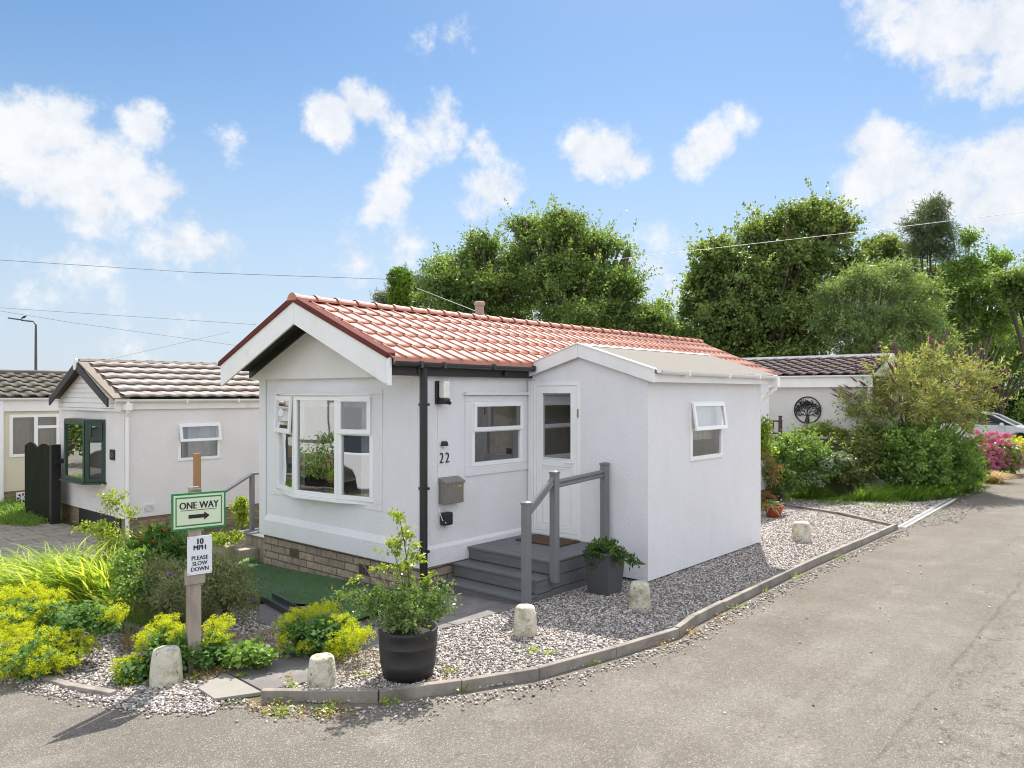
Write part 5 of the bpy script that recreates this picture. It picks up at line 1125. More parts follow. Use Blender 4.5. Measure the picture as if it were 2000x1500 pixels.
foliage('foliage', [blob(1500, 970, T, 18, 12), blob(1512, 930, T, 14, 18), blob(1500, 905, T, 12, 22), blob(1522, 915, T, 8, 8)], 50, 12, .09, .06, .02, leafmat('redstem_leaf', (.12, .13, .03), (.33, .16, .07), .4), bp_, up=.2, rmin=.2, low=1)
foliage('yellow_leaves', [blob(1495, 990, T, 12, 10)], 26, 14, .07, .05, .03, leafmat('yellow_leaf', (.30, .33, .03), (.5, .5, .05), .4), bp_, rmin=.2, low=1)
stems('stems', (pc[0], pc[1], pc[2]+.2), [D(p, q_, T) for p, q_ in ((1500, 880), (1510, 890), (1520, 910), (1494, 900), (1528, 920), (1505, 900))], .008, M('red_stem', (.22, .10, .07), .6, .2), bp_, .06)

# ================================================================== BORDER PLANTS (left foreground)
lf_lily = leafmat('daylily_leaf', (.20, .36, .04), (.62, .68, .16), .5, .55, spec=.3)
lf_alch = leafmat('alchemilla_leaf', (.08, .18, .045), (.20, .34, .11), .35, .7, spec=.2)
fl_alch = leafmat('alchemilla_flower', (.46, .50, .03), (.82, .84, .07), .45, .8, (1.05, 1.1, .4), .15)
lf_bright = leafmat('bright_leaf', (.12, .25, .05), (.28, .42, .10), .45)
lf_grey = leafmat('grey_green_leaf', (.12, .15, .06), (.36, .38, .20), .4, .6)
lf_dark = leafmat('dark_leaf', (.05, .13, .025), (.18, .30, .07), .4)
lf_dry = leafmat('dry_grass', (.22, .17, .08), (.38, .30, .16), .4)
lf_grass = leafmat('grass_blade', (.09, .20, .03), (.28, .42, .07), .5)
def lily(px, py, n, ln, label, lean=(-.5, .0), w=.028):
    c = G(px, py); o = thing('daylily', label, 'plant', c, 'arching grassy clumps in the border')
    rr = rng.normal(0, .13, (n, 2)); P = np.stack([c[0]+rr[:, 0], c[1]+rr[:, 1], np.full(n, c[2])], 1)
    d = unit(n)*.6; d[:, 2] = rng.uniform(.75, 1.7, n)
    L_ = np.array([-R2[0], -R2[1]]); d[:, 0] += L_[0]*-lean[0]; d[:, 1] += L_[1]*-lean[0]
    blades('leaf_blades', P, d, ln*rng.uniform(.55, 1.1, n), np.full(n, w)*rng.uniform(.7, 1.2, n), .42, lf_lily, o, 7); return o
lily(60, 1215, 480, 1.25, 'yellow-green daylily clump at the left edge behind the yellow flowers')
lily(140, 1200, 560, 1.35, 'largest arching daylily clump, fanning to the left in the sun')
lily(210, 1190, 520, 1.2, 'dense upright daylily clump right of the largest one')
lily(250, 1200, 160, .62, 'short bright daylily tuft nearest the leggy rose', (-.3, 0))
lily(-15, 1210, 330, 1.15, 'daylily clump cut by the left edge of the photo')
def alch(spots, leaf_spots, label, t, dens=1.0):
    c = G(*spots[0][:2]); c = (c[0], c[1], zg(c[1])); o = thing('ladys_mantle', label, 'plant', c, 'ladys mantle with yellow flower froth')
    B = [blob(px, py, t_, rx, ry) for (px, py, rx, ry, t_) in leaf_spots]
    foliage('foliage', B, int(90*dens), 13, .075, .040, .042, lf_alch, o, up=.75, rmin=.3, low=.6)
    Bf = [blob(px, py, t_, rx, ry) for (px, py, rx, ry, t_) in spots]; ar = sum(s[2]*s[3] for s in spots)
    P, u, k = clumps_from_blobs(Bf, int(ar/8*dens), .35, .5)
    P = P[P[:, 2] > npzg(P[:, 1])+.04]
    ball_flowers('flowers', P+rng.normal(0, .022, P.shape), .030, 36, .0095, fl_alch, o); 
    ends = P[::max(1, len(P)//26)]; stems('stems', c, [tuple(e) for e in ends], .003, m_stem, o, .1, 4, 4); return o
alch([(20, 1170, 30, 24, 7.3), (60, 1160, 30, 20, 7.4), (105, 1165, 24, 18, 7.4), (30, 1215, 45, 30, 7.0), (95, 1190, 28, 20, 7.2)], [(50, 1210, 70, 40, 7.2), (120, 1210, 40, 35, 7.2)], 'broad yellow ladys mantle at the left edge, rear of the two', 7.2)
alch([(30, 1262, 50, 38, 6.75), (95, 1260, 45, 34, 6.7), (150, 1260, 34, 28, 6.8), (20, 1300, 30, 28, 6.5), (80, 1292, 40, 22, 6.5), (130, 1290, 26, 18, 6.6)], [(80, 1270, 85, 40, 6.7)], 'broad yellow ladys mantle at the left edge, front one spilling over the road', 6.7)
alch([(212, 1205, 20, 22, 7.0), (232, 1195, 12, 16, 7.0), (180, 1200, 12, 10, 7.0)], [(165, 1210, 50, 28, 7.0), (205, 1215, 24, 20, 7.0)], 'leafy ladys mantle with few flowers, between the front yellow mass and the timber offcut', 7.0)
alch([(325, 1225, 30, 24, 6.7), (290, 1255, 28, 22, 6.6), (345, 1240, 20, 22, 6.6)], [(330, 1265, 40, 32, 6.6), (345, 1285, 25, 28, 6.5)], 'yellow ladys mantle directly left of the sign post', 6.6)
alch([(240, 1310, 22, 20, 6.35), (262, 1295, 20, 16, 6.4), (250, 1330, 22, 10, 6.3)], [(265, 1310, 28, 18, 6.4)], 'low yellow ladys mantle left of the leftmost bollard', 6.3)
alch([(415, 1225, 22, 18, 6.75), (425, 1250, 22, 22, 6.65), (400, 1270, 16, 18, 6.6), (440, 1215, 14, 14, 6.8)], [(410, 1275, 32, 30, 6.6)], 'yellow ladys mantle directly right of the sign post', 6.6)
alch([(575, 1215, 36, 28, 7.1), (560, 1250, 26, 20, 6.9), (620, 1195, 28, 16, 7.2), (640, 1190, 26, 14, 7.25), (600, 1265, 22, 12, 6.8)], [(600, 1240, 48, 30, 7.0)], 'ladys mantle beside the turf, left half of the clump by the paving', 7.0)
alch([(665, 1215, 24, 16, 6.9), (685, 1250, 34, 22, 6.7), (655, 1268, 26, 14, 6.7), (712, 1238, 16, 16, 6.7)], [(650, 1235, 48, 30, 6.9)], 'ladys mantle beside the barrel planter, right half of the clump by the paving', 6.8)
def bush(name, label, cat, base, blobs, ncl, per, cr, ln, wd, mat, r0=.012, nst=14, group=None, smat=None, **kw):
    o = thing(name, label, cat, base, group); _, P = foliage('foliage', blobs, ncl, per, cr, ln, wd, mat, o, **kw)
    ends = P[rng.choice(len(P), min(nst, len(P)), replace=False)]; stems('stems', base, [tuple(e) for e in ends], r0, smat or m_stemd, o, .12, 5, 5); return o
bush('shrub', 'wide grey-green shrub behind the sign post, left half', 'shrub', G(330, 1200), [blob(320, 1130, 8.2, 55, 45), blob(350, 1165, 7.9, 50, 40), blob(290, 1160, 8.0, 35, 35)], 300, 22, .10, .06, .010, lf_grey, up=.2, rmin=.2, low=1)
bush('shrub', 'rounded dark grey-green shrub right of the sign post with a purple flower', 'shrub', G(440, 1195), [blob(440, 1140, 8.2, 52, 52), blob(415, 1110, 8.5, 42, 35), blob(470, 1165, 8.0, 30, 35)], 330, 22, .10, .05, .012, lf_grey, up=.2, rmin=.2, low=1)
P = np.array([D(492, 1168, 7.7), D(325, 1170, 7.7), D(332, 1122, 7.7)]); o_ = ball_flowers('cranesbill_flower', P, .014, 14, .022, leafmat('purple_petal', (.22, .05, .42), (.32, .08, .5), .4), None); tag(o_, 'small purple flowers dotted over the grey-green shrubs', 'flowers', kind='stuff')
bush('rose_bush', 'leggy young rose bush in front of the neighbour downpipe', 'rose bush', G(228, 1130), [blob(215, 1050, 9.6, 34, 26), blob(185, 1030, 9.7, 26, 12), blob(235, 1075, 9.5, 30, 25), blob(210, 975, 9.8, 8, 18), blob(232, 968, 9.8, 12, 8), blob(248, 1000, 9.7, 16, 8), blob(160, 1035, 9.7, 12, 8), blob(200, 1000, 9.7, 12, 8), blob(225, 990, 9.8, 8, 14)], 110, 12, .09, .045, .03, lf_rosey, .007, 12, up=.4, rmin=.1, low=1)
bush('rose_bush', 'bushy blue-green rose right of the daylilies', 'rose bush', G(265, 1190), [blob(255, 1110, 8.2, 30, 40), blob(275, 1090, 8.4, 22, 20), blob(250, 1150, 7.9, 25, 25), blob(280, 1140, 8.0, 16, 20)], 130, 18, .08, .04, .025, lf_bright, .006, 12, up=.5, rmin=.2, low=1)
bush('leafy_plant', 'broad-leaved green plant with orange flowers left of the one way sign', 'plant', G(310, 1120), [blob(315, 1068, 9.6, 50, 28), blob(300, 1045, 9.8, 22, 18), blob(345, 1080, 9.4, 22, 22), blob(290, 1075, 9.5, 22, 20)], 130, 14, .12, .13, .03, lf_dark, .006, 10, smat=m_stem, up=.4, rmin=.1, low=1)
P = np.array([D(x, y, 9.3) for x, y in ((294, 1018), (270, 1047), (283, 1073), (300, 1058), (322, 1034), (278, 1052))]); o_ = ball_flowers('daylily_flower', P, .016, 12, .024, leafmat('orange_petal', (.45, .08, .02), (.6, .18, .04), .4), None); tag(o_, 'small orange and red blooms above the broad-leaved plant', 'flowers', kind='stuff')
bush('low_shrub', 'low bright green plants on the bare soil by the side steps', 'plant', G(440, 1065), [blob(425, 1052, 11.6, 20, 12), blob(455, 1050, 11.7, 14, 8)], 60, 12, .09, .07, .02, lf_rosey, .004, 8, smat=m_stem, up=.4, rmin=.2, low=1)
bush('climber', 'yellow-leaved climber by the grey handrail post', 'plant', G(478, 1045), [blob(472, 1005, 13.4, 9, 22), blob(470, 980, 13.4, 8, 14)], 50, 12, .1, .07, .04, lf_rosey, .006, 6, up=.4, rmin=.2, low=1)
bush('leafy_plant', 'small scalloped-leaf plant at the edge of the paving right of the post', 'plant', G(490, 1300), [blob(490, 1278, 6.6, 34, 20), blob(515, 1280, 6.5, 18, 14), blob(465, 1285, 6.5, 22, 12)], 60, 12, .06, .045, .05, lf_bright, .003, 10, smat=m_stem, up=.7, rmin=.3, low=1)
bush('leafy_plant', 'strap-leaved green tuft between the leftmost bollard and the post', 'plant', G(345, 1300), [blob(350, 1275, 6.5, 20, 26), blob(330, 1262, 6.6, 24, 12)], 50, 12, .06, .09, .02, lf_bright, .003, 8, smat=m_stem, up=.3, rmin=.2, low=1)
# neighbour's lawn patch and self-sown grass
def grass(pts, n, ln, w, mat, label=None, name='grass', up=1.0, droop=.35):
    P = scatter(pts, n); r = np.stack([P[:, 0], P[:, 1], npzg(P[:, 1])+.0], 1)
    return blades(name, r, unit(len(P))*.45+np.array([0, 0, up]), rng.uniform(.5, 1.2, len(P))*ln, np.full(len(P), w), droop, mat, None, 3, 'stuff')
grass([(4.2, 20.3), (5.9, 18.9), (5.9, 21.1), (8, 21.1), (4.0, 26), (2, 26)], 24000, .42, .018, lf_grass)
grass([(5.2, 17.7), (5.7, 17.8), (5.85, 19.0), (4.9, 20.2), (4.2, 20.2)], 3000, .28, .012, lf_grass)
grass([(2.3, 13.6), (3.0, 12.6), (5.0, 12.9), (5.0, 13.35), (2.7, 14.6)], 2500, .12, .008, lf_grass)
grass([(p[0], p[1]) for p in (G(235, 1250), G(300, 1240), G(300, 1275), G(240, 1280))], 700, .16, .004, lf_dry)
grass([(p[0], p[1]) for p in (G(215, 1215), G(290, 1215), G(300, 1240), G(240, 1245))], 330, .30, .009, lf_grass)
grass([(p[0], p[1]) for p in (G(280, 1185), G(380, 1195), G(440, 1215), G(290, 1230))], 900, .26, .007, lf_grey)
grass([(p[0], p[1]) for p in (G(380, 1290), G(470, 1285), G(480, 1310), G(400, 1335), G(370, 1325))], 900, .13, .004, lf_dry)
grass([(p[0], p[1]) for p in (G(450, 1240), G(540, 1235), G(545, 1262), G(440, 1262))], 900, .09, .004, lf_dry)
grass([(p[0], p[1]) for p in (G(650, 1290), G(740, 1270), G(745, 1330), G(660, 1325))], 500, .10, .004, lf_dry)
def weeds(spots, mat, ln=.035, wd=.022, name='weeds'):
    V = []; 
    Q = []
    for (px, py, n, sp) in spots:
        c = G(px, py); Q.append(np.array([c])+np.stack([rng.normal(0, sp, n), rng.normal(0, sp, n), rng.uniform(.012, .05, n)], 1))
    Q = np.concatenate(Q); V, Fq = leaf_arrays(Q, unit(len(Q))*np.array([1, 1, .5]), nrm(unit(len(Q))*.4+np.array([0, 0, 1.])), ln*rng.uniform(.6, 1.4, len(Q)), wd*rng.uniform(.6, 1.4, len(Q)))
    return tag(arr_mesh(name, V, Fq, mat, None, rng.uniform(0, 1, len(Q))), kind='stuff')
weeds([(1040, 1277, 40, .035), (1072, 1283, 22, .03), (880, 1318, 30, .04), (570, 1345, 34, .035), (540, 1372, 40, .05), (470, 1330, 30, .03), (430, 1310, 40, .05), (640, 1392, 60, .06), (545, 1395, 50, .06), (710, 1325, 30, .04), (1640, 1092, 26, .05), (1555, 1130, 26, .05), (1500, 1160, 20, .05), (1430, 1190, 30, .06), (900, 1352, 20, .04), (760, 1375, 40, .04), (1150, 1300, 16, .04), (555, 1270, 30, .05), (380, 1330, 40, .04)], lf_rosey)
weeds([(530, 1392, 60, .06), (600, 1396, 40, .06), (645, 1400, 60, .06), (500, 1385, 30, .05), (1350, 1240, 90, .10), (1290, 1262, 60, .09), (1400, 1210, 50, .09), (1690, 1075, 26, .05), (850, 1335, 40, .06), (560, 1330, 26, .03), (690, 1392, 30, .08)], leafmat('rusty_leaf', (.30, .16, .05), (.45, .32, .06), .3), .028, .014)

# ================================================================== RIGHT GARDEN
lf_budd = leafmat('buddleia_leaf', (.12, .19, .06), (.52, .50, .19), .42, .6)
lf_mid = leafmat('mid_leaf', (.09, .19, .05), (.32, .46, .13), .45)
lf_deep = leafmat('deep_leaf', (.06, .15, .035), (.30, .44, .11), .44, .6)
bb_ = G(1795, 930)
bd = thing('butterfly_bush', 'big arching butterfly bush with yellowing leaves and dark purple spikes', 'shrub', bb_)
T = 18.6
BL = [blob(1690, 765, T, 46, 40), blob(1745, 740, T, 50, 42), blob(1800, 716, T+.3, 60, 40), blob(1820, 695, T+.3, 26, 22), blob(1860, 740, T+.2, 56, 46), blob(1905, 760, T, 42, 40), blob(1880, 815, T, 26, 24), blob(1905, 800, T, 18, 16), blob(1760, 790, T-.5, 62, 34), blob(1840, 785, T-.3, 60, 36), blob(1665, 790, T-.2, 24, 24), blob(1920, 730, T, 30, 24), blob(1700, 800, T-.4, 36, 22), blob(1800, 830, T, 34, 22)]
_, PB = foliage('foliage', BL, 520, 24, .20, .12, .028, lf_budd, bd, up=.3, rmin=.15, low=1, droop=.15, sprays=(150, .7, 22))
sel = PB[(PB[:, 2] > 2.0)]; tips = sel[rng.choice(len(sel), 96, replace=False)]; ctr = np.array(D(1800, 800, T)); dirn = nrm(tips-ctr)+np.array([0, 0, .35])
mb = MB(); mb.tube([(0, 0, 0), (0, 0, .09), (0, 0, .25)], [.008, .024, .005], 6); sp0 = mb.build('flower_spike', M('dark_purple', (.16, .05, .08), .8, .3), None)
for k_, (p, d) in enumerate(zip(tips[:96], dirn[:96])):
    h = sp0 if k_ == 0 else sp0.copy()
    if k_: C.objects.link(h)
    p = Vector(p)+Vector(d)*.18; h.parent = bd; h.location = p-bd.location; h.rotation_euler = Vector(d).to_track_quat('Z', 'Y').to_euler()
stems('branches', bb_, [tuple(p) for p in PB[rng.choice(len(PB), 60, replace=False)]], .03, M('buddleia_bark', (.17, .14, .09), .85, .2), bd, .18, 5, 6)
bush('bush', 'dense dark green bush under the butterfly bush', 'bush', G(1780, 960), [blob(1780, 900, 17.6, 70, 55), blob(1840, 900, 17.9, 60, 60), blob(1730, 880, 18.0, 45, 50), blob(1885, 920, 18.3, 36, 46), blob(1800, 860, 18.3, 50, 30)], 700, 30, .17, .09, .045, lf_deep, .02, 16, up=.4, rmin=.3, low=1, sprays=(150, .6, 20))
bush('bush', 'mixed mid-green bush between the garden wall and the dark bush', 'bush', G(1680, 955), [blob(1680, 890, 17.6, 36, 44), blob(1705, 855, 18, 30, 30), blob(1655, 920, 17.3, 24, 24)], 260, 28, .15, .08, .035, leafmat('olive_leaf', (.09, .13, .04), (.30, .34, .12), .42), .015, 12, up=.4, rmin=.3, low=1, sprays=(90, .6, 18))
bush('bush', 'sunlit light green bush behind the annex corner', 'bush', G(1545, 960), [blob(1530, 890, 17.0, 44, 40), blob(1575, 885, 17.2, 40, 38), blob(1520, 925, 16.8, 40, 32), blob(1600, 915, 17, 24, 26)], 480, 28, .15, .085, .04, lf_mid, .015, 14, up=.45, rmin=.3, low=1, sprays=(90, .5, 18))
bush('climber', 'leafy climber beside the annex downpipe', 'climber', G(1497, 965), [blob(1489, 842, 16.4, 7, 24), blob(1490, 880, 16.4, 12, 18)], 60, 22, .13, .08, .05, lf_rosey, .012, 8, up=.4, rmin=.3, low=1)
bush('flower_bed', 'yellow-green plants with red tips along the top of the low brick wall', 'plants', (18.9, 7.1, 1.0), [blob(1590, 845, 18.9, 28, 14), blob(1625, 848, 18.8, 24, 14), blob(1650, 862, 18.6, 22, 16), blob(1610, 830, 18.9, 10, 8)], 150, 24, .12, .07, .03, leafmat('lime_leaf', (.14, .24, .03), (.42, .45, .08), .45), .006, 12, smat=m_stem, up=.4, rmin=.2, low=1)
bush('bramble', 'white-flowered bramble trailing in front of the low brick wall', 'bramble', G(1600, 950), [blob(1612, 905, 16.9, 26, 12), blob(1640, 895, 16.9, 20, 10), blob(1590, 935, 16.6, 16, 14)], 70, 22, .11, .07, .05, leafmat('pale_leaf', (.10, .17, .08), (.36, .42, .28), .3), .006, 8, up=.7, rmin=.3, low=1)
P = scatter([(17.2, 7.6), (18.0, 7.7), (18.3, 4.6), (17.6, 4.4), (17.2, 5.4)], 6500); r = np.stack([P[:, 0], P[:, 1], npzg(P[:, 1])], 1)
blades('long_grass', r, unit(len(r))*.35+np.array([-.1, -.15, 1.]), rng.uniform(.2, .62, len(r))*(.65+.5*np.sin(r[:, 1]*5.1+np.sin(r[:, 0]*4))), np.full(len(r), .009), .4, lf_grass, None, 4, 'stuff')
P = scatter([(17.9, 4.9), (18.3, 4.2), (19.6, 3.85), (22.5, 3.8), (22.5, 5), (19, 5.2)], 5200); r = np.stack([P[:, 0], P[:, 1], npzg(P[:, 1])], 1)
blades('long_grass', r, unit(len(r))*.4+np.array([-.1, -.2, 1.]), rng.uniform(.3, .7, len(r)), np.full(len(r), .010), .4, lf_grass, None, 4, 'stuff')
grass([(16.9, 7.4), (17.3, 7.5), (17.5, 5.4), (17.9, 4.4), (17.5, 4.3), (17.1, 5.3)], 1600, .12, .01, lf_grass)
weeds([(1585, 975, 160, .22), (1620, 982, 160, .22), (1650, 985, 100, .2), (1700, 992, 80, .25), (1745, 995, 60, .25), (1555, 970, 60, .2)], lf_bright, .06, .035)
# straw-coloured ornamental grass
c = G(1932, 942); og = thing('ornamental_grass', 'straw-coloured tuft of ornamental grass at the edge of the lane', 'grass clump', c)
n = 420; P = np.stack([c[0]+rng.normal(0, .12, n), c[1]+rng.normal(0, .12, n), np.full(n, 0.)], 1); d = unit(n)*.5; d[:, 2] = 1.1; d[:, 1] -= .3
blades('blades', P, d, rng.uniform(.4, .85, n), np.full(n, .012), .7, leafmat('straw', (.42, .27, .12), (.62, .47, .24), .4), og, 5)
# hydrangea
hc = G(1940, 925); hy_ = thing('hydrangea', 'hydrangea covered in pink mophead blooms beside the lane', 'hydrangea', hc)
T = 22.2; HB = [blob(1938, 892, T+.1, 38, 26), blob(1965, 895, T+.1, 24, 24), blob(1905, 875, T+.1, 20, 16), blob(1945, 870, T+.1, 32, 16)]
foliage('foliage', HB, 280, 12, .18, .15, .09, leafmat('hydrangea_leaf', (.12, .22, .04), (.34, .46, .10), .4), hy_, up=.6, rmin=.3, low=.6)
heads = [(1907, 843), (1912, 852), (1893, 857), (1900, 862), (1885, 865), (1920, 860), (1930, 848), (1943, 846), (1952, 852), (1940, 858), (1955, 862), (1963, 851), (1968, 850), (1942, 870), (1930, 875), (1918, 868), (1911, 876), (1905, 880), (1898, 890), (1922, 880), (1916, 890), (1938, 885), (1942, 872), (1950, 878), (1958, 887), (1931, 892), (1943, 896), (1953, 903), (1966, 880), (1972, 890), (1978, 884), (1985, 872), (1990, 882), (1992, 895), (1984, 895), (1976, 900), (1965, 898), (1970, 905), (1978, 912), (1960, 910), (1947, 915), (1940, 912), (1992, 905), (1987, 912), (1975, 870), (1968, 866), (1933, 862), (1925, 852), (1952, 893), (1935, 903)]
fl_pink = leafmat('pink_petal', (.62, .14, .32), (.85, .36, .54), .3, .8, (1.1, .9, 1.0), .15)
first = None
for i, (px, py) in enumerate(heads):
    p = D(px, py, T-.62+abs(px-1940)/110+random.uniform(-.05, .05))
    if first is None: first = ball_flowers('flower_head', np.array([(0., 0, 0)]), .085, 120, .04, fl_pink, None); h = first
    else: h = first.copy(); C.objects.link(h)
    h.parent = hy_; h.location = Vector(p)-hy_.location; h.rotation_euler = (random.uniform(-.3, .3), random.uniform(-.3, .3), random.uniform(0, 6)); k = random.uniform(.8, 1.15); h.scale = (k, k, k)
bush('shrub', 'small yellow-flowered shrub between hydrangea and car', 'shrub', G(1985, 905), [blob(1980, 868, 25, 22, 12)], 60, 18, .14, .08, .06, leafmat('yellow_bloom', (.50, .50, .04), (.72, .68, .08), .4), .01, 6, up=.6, rmin=.4, low=.6)
def kitpot(px, py, label):
    p = D(px, py, 18.8); mb = MB(); mb.lathe([(.07, -.3), (.09, .0), (.1, .0), (.1, .03), (.08, .03)], p, 14); tag(mb.build('plant_pot', m_black, None), label, 'plant pot')
kitpot(1665, 845, 'small black pot beside the white end wall, left one'); kitpot(1688, 838, 'taller black pot against the corner of the white end wall')

# ================================================================== CAR
cp = D(1991, 866, 31.5); car = thing('parked_car', 'silver-white hatchback parked at the end of the lane behind the hydrangea', 'car', (cp[0], cp[1], 0))
m_paint = M('silver_paint', (.80, .81, .83), .28, .02, spec=.6, coat=.6); m_cg = glass('car_glass', (.22, .26, .28), .12, 2.5); m_tyre = M('tyre', (.02, .02, .02), .8, .1); m_rim = M('alloy', (.55, .56, .58), .3, .05, metal=.8)
# built heading to -Y, origin at the front wheel centre line, s along the car (positive = rearwards, +Y)
side = [(-.86, .30), (-.92, .42), (-.88, .62), (-.70, .80), (-.2, .93), (.15, 1.0), (3.1, 1.04), (3.3, .95), (3.35, .45), (3.25, .28)]
def arch(cx, r, n=8): return [(cx+r*math.cos(a), .34+r*math.sin(a)) for a in np.linspace(0, math.pi, n)]
under = [(3.1, .22)]+[(x, z) for x, z in arch(2.62, .38)]+[(2.2, .2), (.42, .2)]+[(x, z) for x, z in arch(0, .38)]+[(-.42, .22)]
prof = side+under
hw = .88; ox_, oy_ = cp[0]+hw, cp[1]
mb = MB(); mb.prism([(ox_-hw, oy_+s, z) for s, z in prof], (2*hw, 0, 0)); cb = mb.build('body', m_paint, car, bevel=.05, seg=3)
mb = MB(); cab = [(.15, .99), (.95, 1.42), (1.3, 1.50), (2.3, 1.50), (2.95, 1.35), (3.25, 1.02)]
mb.add([(ox_-hw*.96*(1 if z < 1.1 else .80), oy_+s, z) for s, z in cab]+[(ox_+hw*.96*(1 if z < 1.1 else .80), oy_+s, z) for s, z in cab], [tuple(range(5, -1, -1)), tuple(range(6, 12))]+[(i, i+1, i+7, i+6) for i in range(5)])
mb.build('cabin', M('car_interior_dark', (.03, .035, .04), .15, .1, spec=.8), car, bevel=.02)
mb = MB()
for sgn in (-1, 1):
    X_ = lambda z: ox_+sgn*hw*(.975 if z < 1.1 else .815)
    for a in range(4): mb.bar((X_(cab[a][1]), oy_+cab[a][0], cab[a][1]), (X_(cab[a+1][1]), oy_+cab[a+1][0], cab[a+1][1]), .07, .06)
    mb.bar((X_(1), oy_+1.75, 1.0), (X_(1.5), oy_+1.7, 1.5), .06, .08)
mb.box(ox_-hw*.8, ox_+hw*.8, oy_+1.25, oy_+2.35, 1.49, 1.525); mb.build('roof', m_paint, car, bevel=.02)
for s in (0, 2.62):
    mb = MB(); mb.tube([(ox_-hw+.01, oy_+s, .33), (ox_-hw+.22, oy_+s, .33)], .33, 28); w = mb.build('wheel', m_tyre, car, bevel=.02)
    mb = MB(); mb.tube([(ox_-hw-.0, oy_+s, .33), (ox_-hw+.02, oy_+s, .33)], .21, 24)
    rim = mb.build('rim', m_tyre, w); mb = MB()
    for a in range(7): t = a*2*math.pi/7; mb.bar((ox_-hw-.006, oy_+s, .33), (ox_-hw-.006, oy_+s+.2*math.cos(t), .33+.2*math.sin(t)), .03, .05, up=(1, 0, 0))
    mb.tube([(ox_-hw-.008, oy_+s+.205*math.cos(t), .33+.205*math.sin(t)) for t in np.linspace(0, 6.283, 25)], .016, 6, cap=False); mb.build('spokes', m_rim, w)
mb = MB(); mb.tube([(ox_-hw-.02, oy_+.62, 1.03), (ox_-hw-.16, oy_+.60, 1.05)], [.05, .085], 10); mb.build('mirror', m_paint, car, bevel=.02)
mb = MB(); mb.box(ox_-hw-.003, ox_-hw+.003, oy_+.50, oy_+.512, .4, 1.0); mb.box(ox_-hw-.003, ox_-hw+.003, oy_+1.7, oy_+1.712, .4, 1.0); mb.build('door_gap', m_black, car)
mb = MB(); mb.box(ox_-hw+.02, ox_-hw+.35, oy_-.90, oy_-.66, .62, .76); mb.build('headlight', m_white, car, bevel=.03)

# ================================================================== TREES
m_bark = M('bark', (.12, .095, .07), .95, .3, 3, bump=.02, bs=14, stretch=(1, 1, .3)); m_bark2 = M('pale_bark', (.28, .26, .20), .9, .25, 3)
def tree(name, label, cat, bx, t, blobs, ncl, per, cr, ln, wd, mat, r0, group='trees behind the homes', nb=30, bark=None, kinds=('trunk', 'crown'), baseblob=None, ragged=True, **kw):
    d0 = D(bx, 768, t); base = (d0[0], d0[1], 0)
    o = thing(name, label, cat, base, group)
    B = [blob(px, py, t+dt, rx, ry) for (px, py, rx, ry, dt) in blobs]
    if ragged:      # boughs: lesser masses pushed out of each main one
        B0 = B; B = []
        for b in B0:
            B.append(tuple(b[:3])+tuple(.80*v for v in b[3:]))
            for _ in range(6):
                u = unit(1)[0]; u[2] = abs(u[2])*.9-.15; k = random.uniform(.26, .46)
                B.append((b[0]+u[0]*b[3]*.82, b[1]+u[1]*b[4]*.82, b[2]+u[2]*b[5]*.85, b[3]*k, b[4]*k, b[5]*k*random.uniform(.6, 1.1)))
    _, P = foliage('crown', B, ncl, per, cr, ln, wd, mat, o, **kw)
    mb = MB(); top = sorted(b[2] for b in B)[int(len(B)*.72)]-.3; cz = np.mean([b[:3] for b in B], 0)
    tp_ = Vector((cz[0], cz[1], top)); bs = Vector(base)
    mid = bs.lerp(tp_, .35); mb.tube([bs-Vector((0, 0, .3)), bs+Vector((0, 0, .4)), mid+Vector((.1, -.1, 0)), bs.lerp(tp_, .65), tp_], [r0*1.35, r0, r0*.75, r0*.45, r0*.12], 10)
    mb.build('trunk', bark or m_bark, o)
    lm = MB()
    for b in B:
        e = Vector(b[:3]); a = bs.lerp(tp_, random.uniform(.18, .5)); m_ = a.lerp(e, .5)+Vector((0, 0, .2)); lm.tube([a, m_, e, e+Vector((0, 0, b[5]*.15))], [r0*.45, r0*.3, r0*.18, r0*.05], 7)
    for p in P[rng.choice(len(P), min(nb, len(P)), replace=False)]:
        b = min(B, key=lambda q: (q[0]-p[0])**2+(q[1]-p[1])**2+(q[2]-p[2])**2); a = Vector(b[:3]); e = Vector(p); lm.tube([a, a.lerp(e, .5)+Vector((0, 0, .1)), e], [r0*.12, r0*.08, r0*.03], 5)
    lm.build('limbs', bark or m_bark, o); return o
lf_t1 = leafmat('tree_leaf_ash', (.065, .14, .035), (.32, .43, .13), .45, .5, spec=.4)
lf_t2 = leafmat('tree_leaf_sycamore', (.065, .13, .04), (.34, .43, .14), .45, .5, spec=.4)
lf_t3 = leafmat('tree_leaf_willow', (.07, .15, .05), (.38, .48, .19), .45)
lf_t4 = leafmat('tree_leaf_light', (.09, .19, .04), (.31, .46, .11), .46)
lf_con = leafmat('conifer_leaf', (.06, .10, .045), (.17, .22, .10), .3)
lf_thuja = leafmat('thuja_leaf', (.06, .14, .01), (.20, .33, .03), .35)
tree('broadleaf_tree', 'spreading green tree rising behind the middle of the red roof, taller right half', 'tree', 1110, 30, [(1090, 450, 55, 38, 0), (1050, 480, 60, 50, 0), (1130, 490, 62, 50, .5), (1185, 480, 34, 36, 0), (1080, 545, 80, 50, -.8), (1160, 560, 70, 50, 0), (1205, 540, 26, 34, 0), (1120, 620, 95, 50, -1), (1200, 620, 60, 40, 0), (1020, 440, 26, 26, 0), (1250, 625, 50, 42, 0), (1225, 575, 30, 30, 0), (1285, 650, 40, 30, 0), (1098, 420, 12, 22, 0), (1225, 500, 10, 14, 0)], 900, 60, .38, .125, .075, lf_t1, .22, nb=90, rmin=.35, low=.8, vvar=.25, sprays=(260, 1.5, 24))
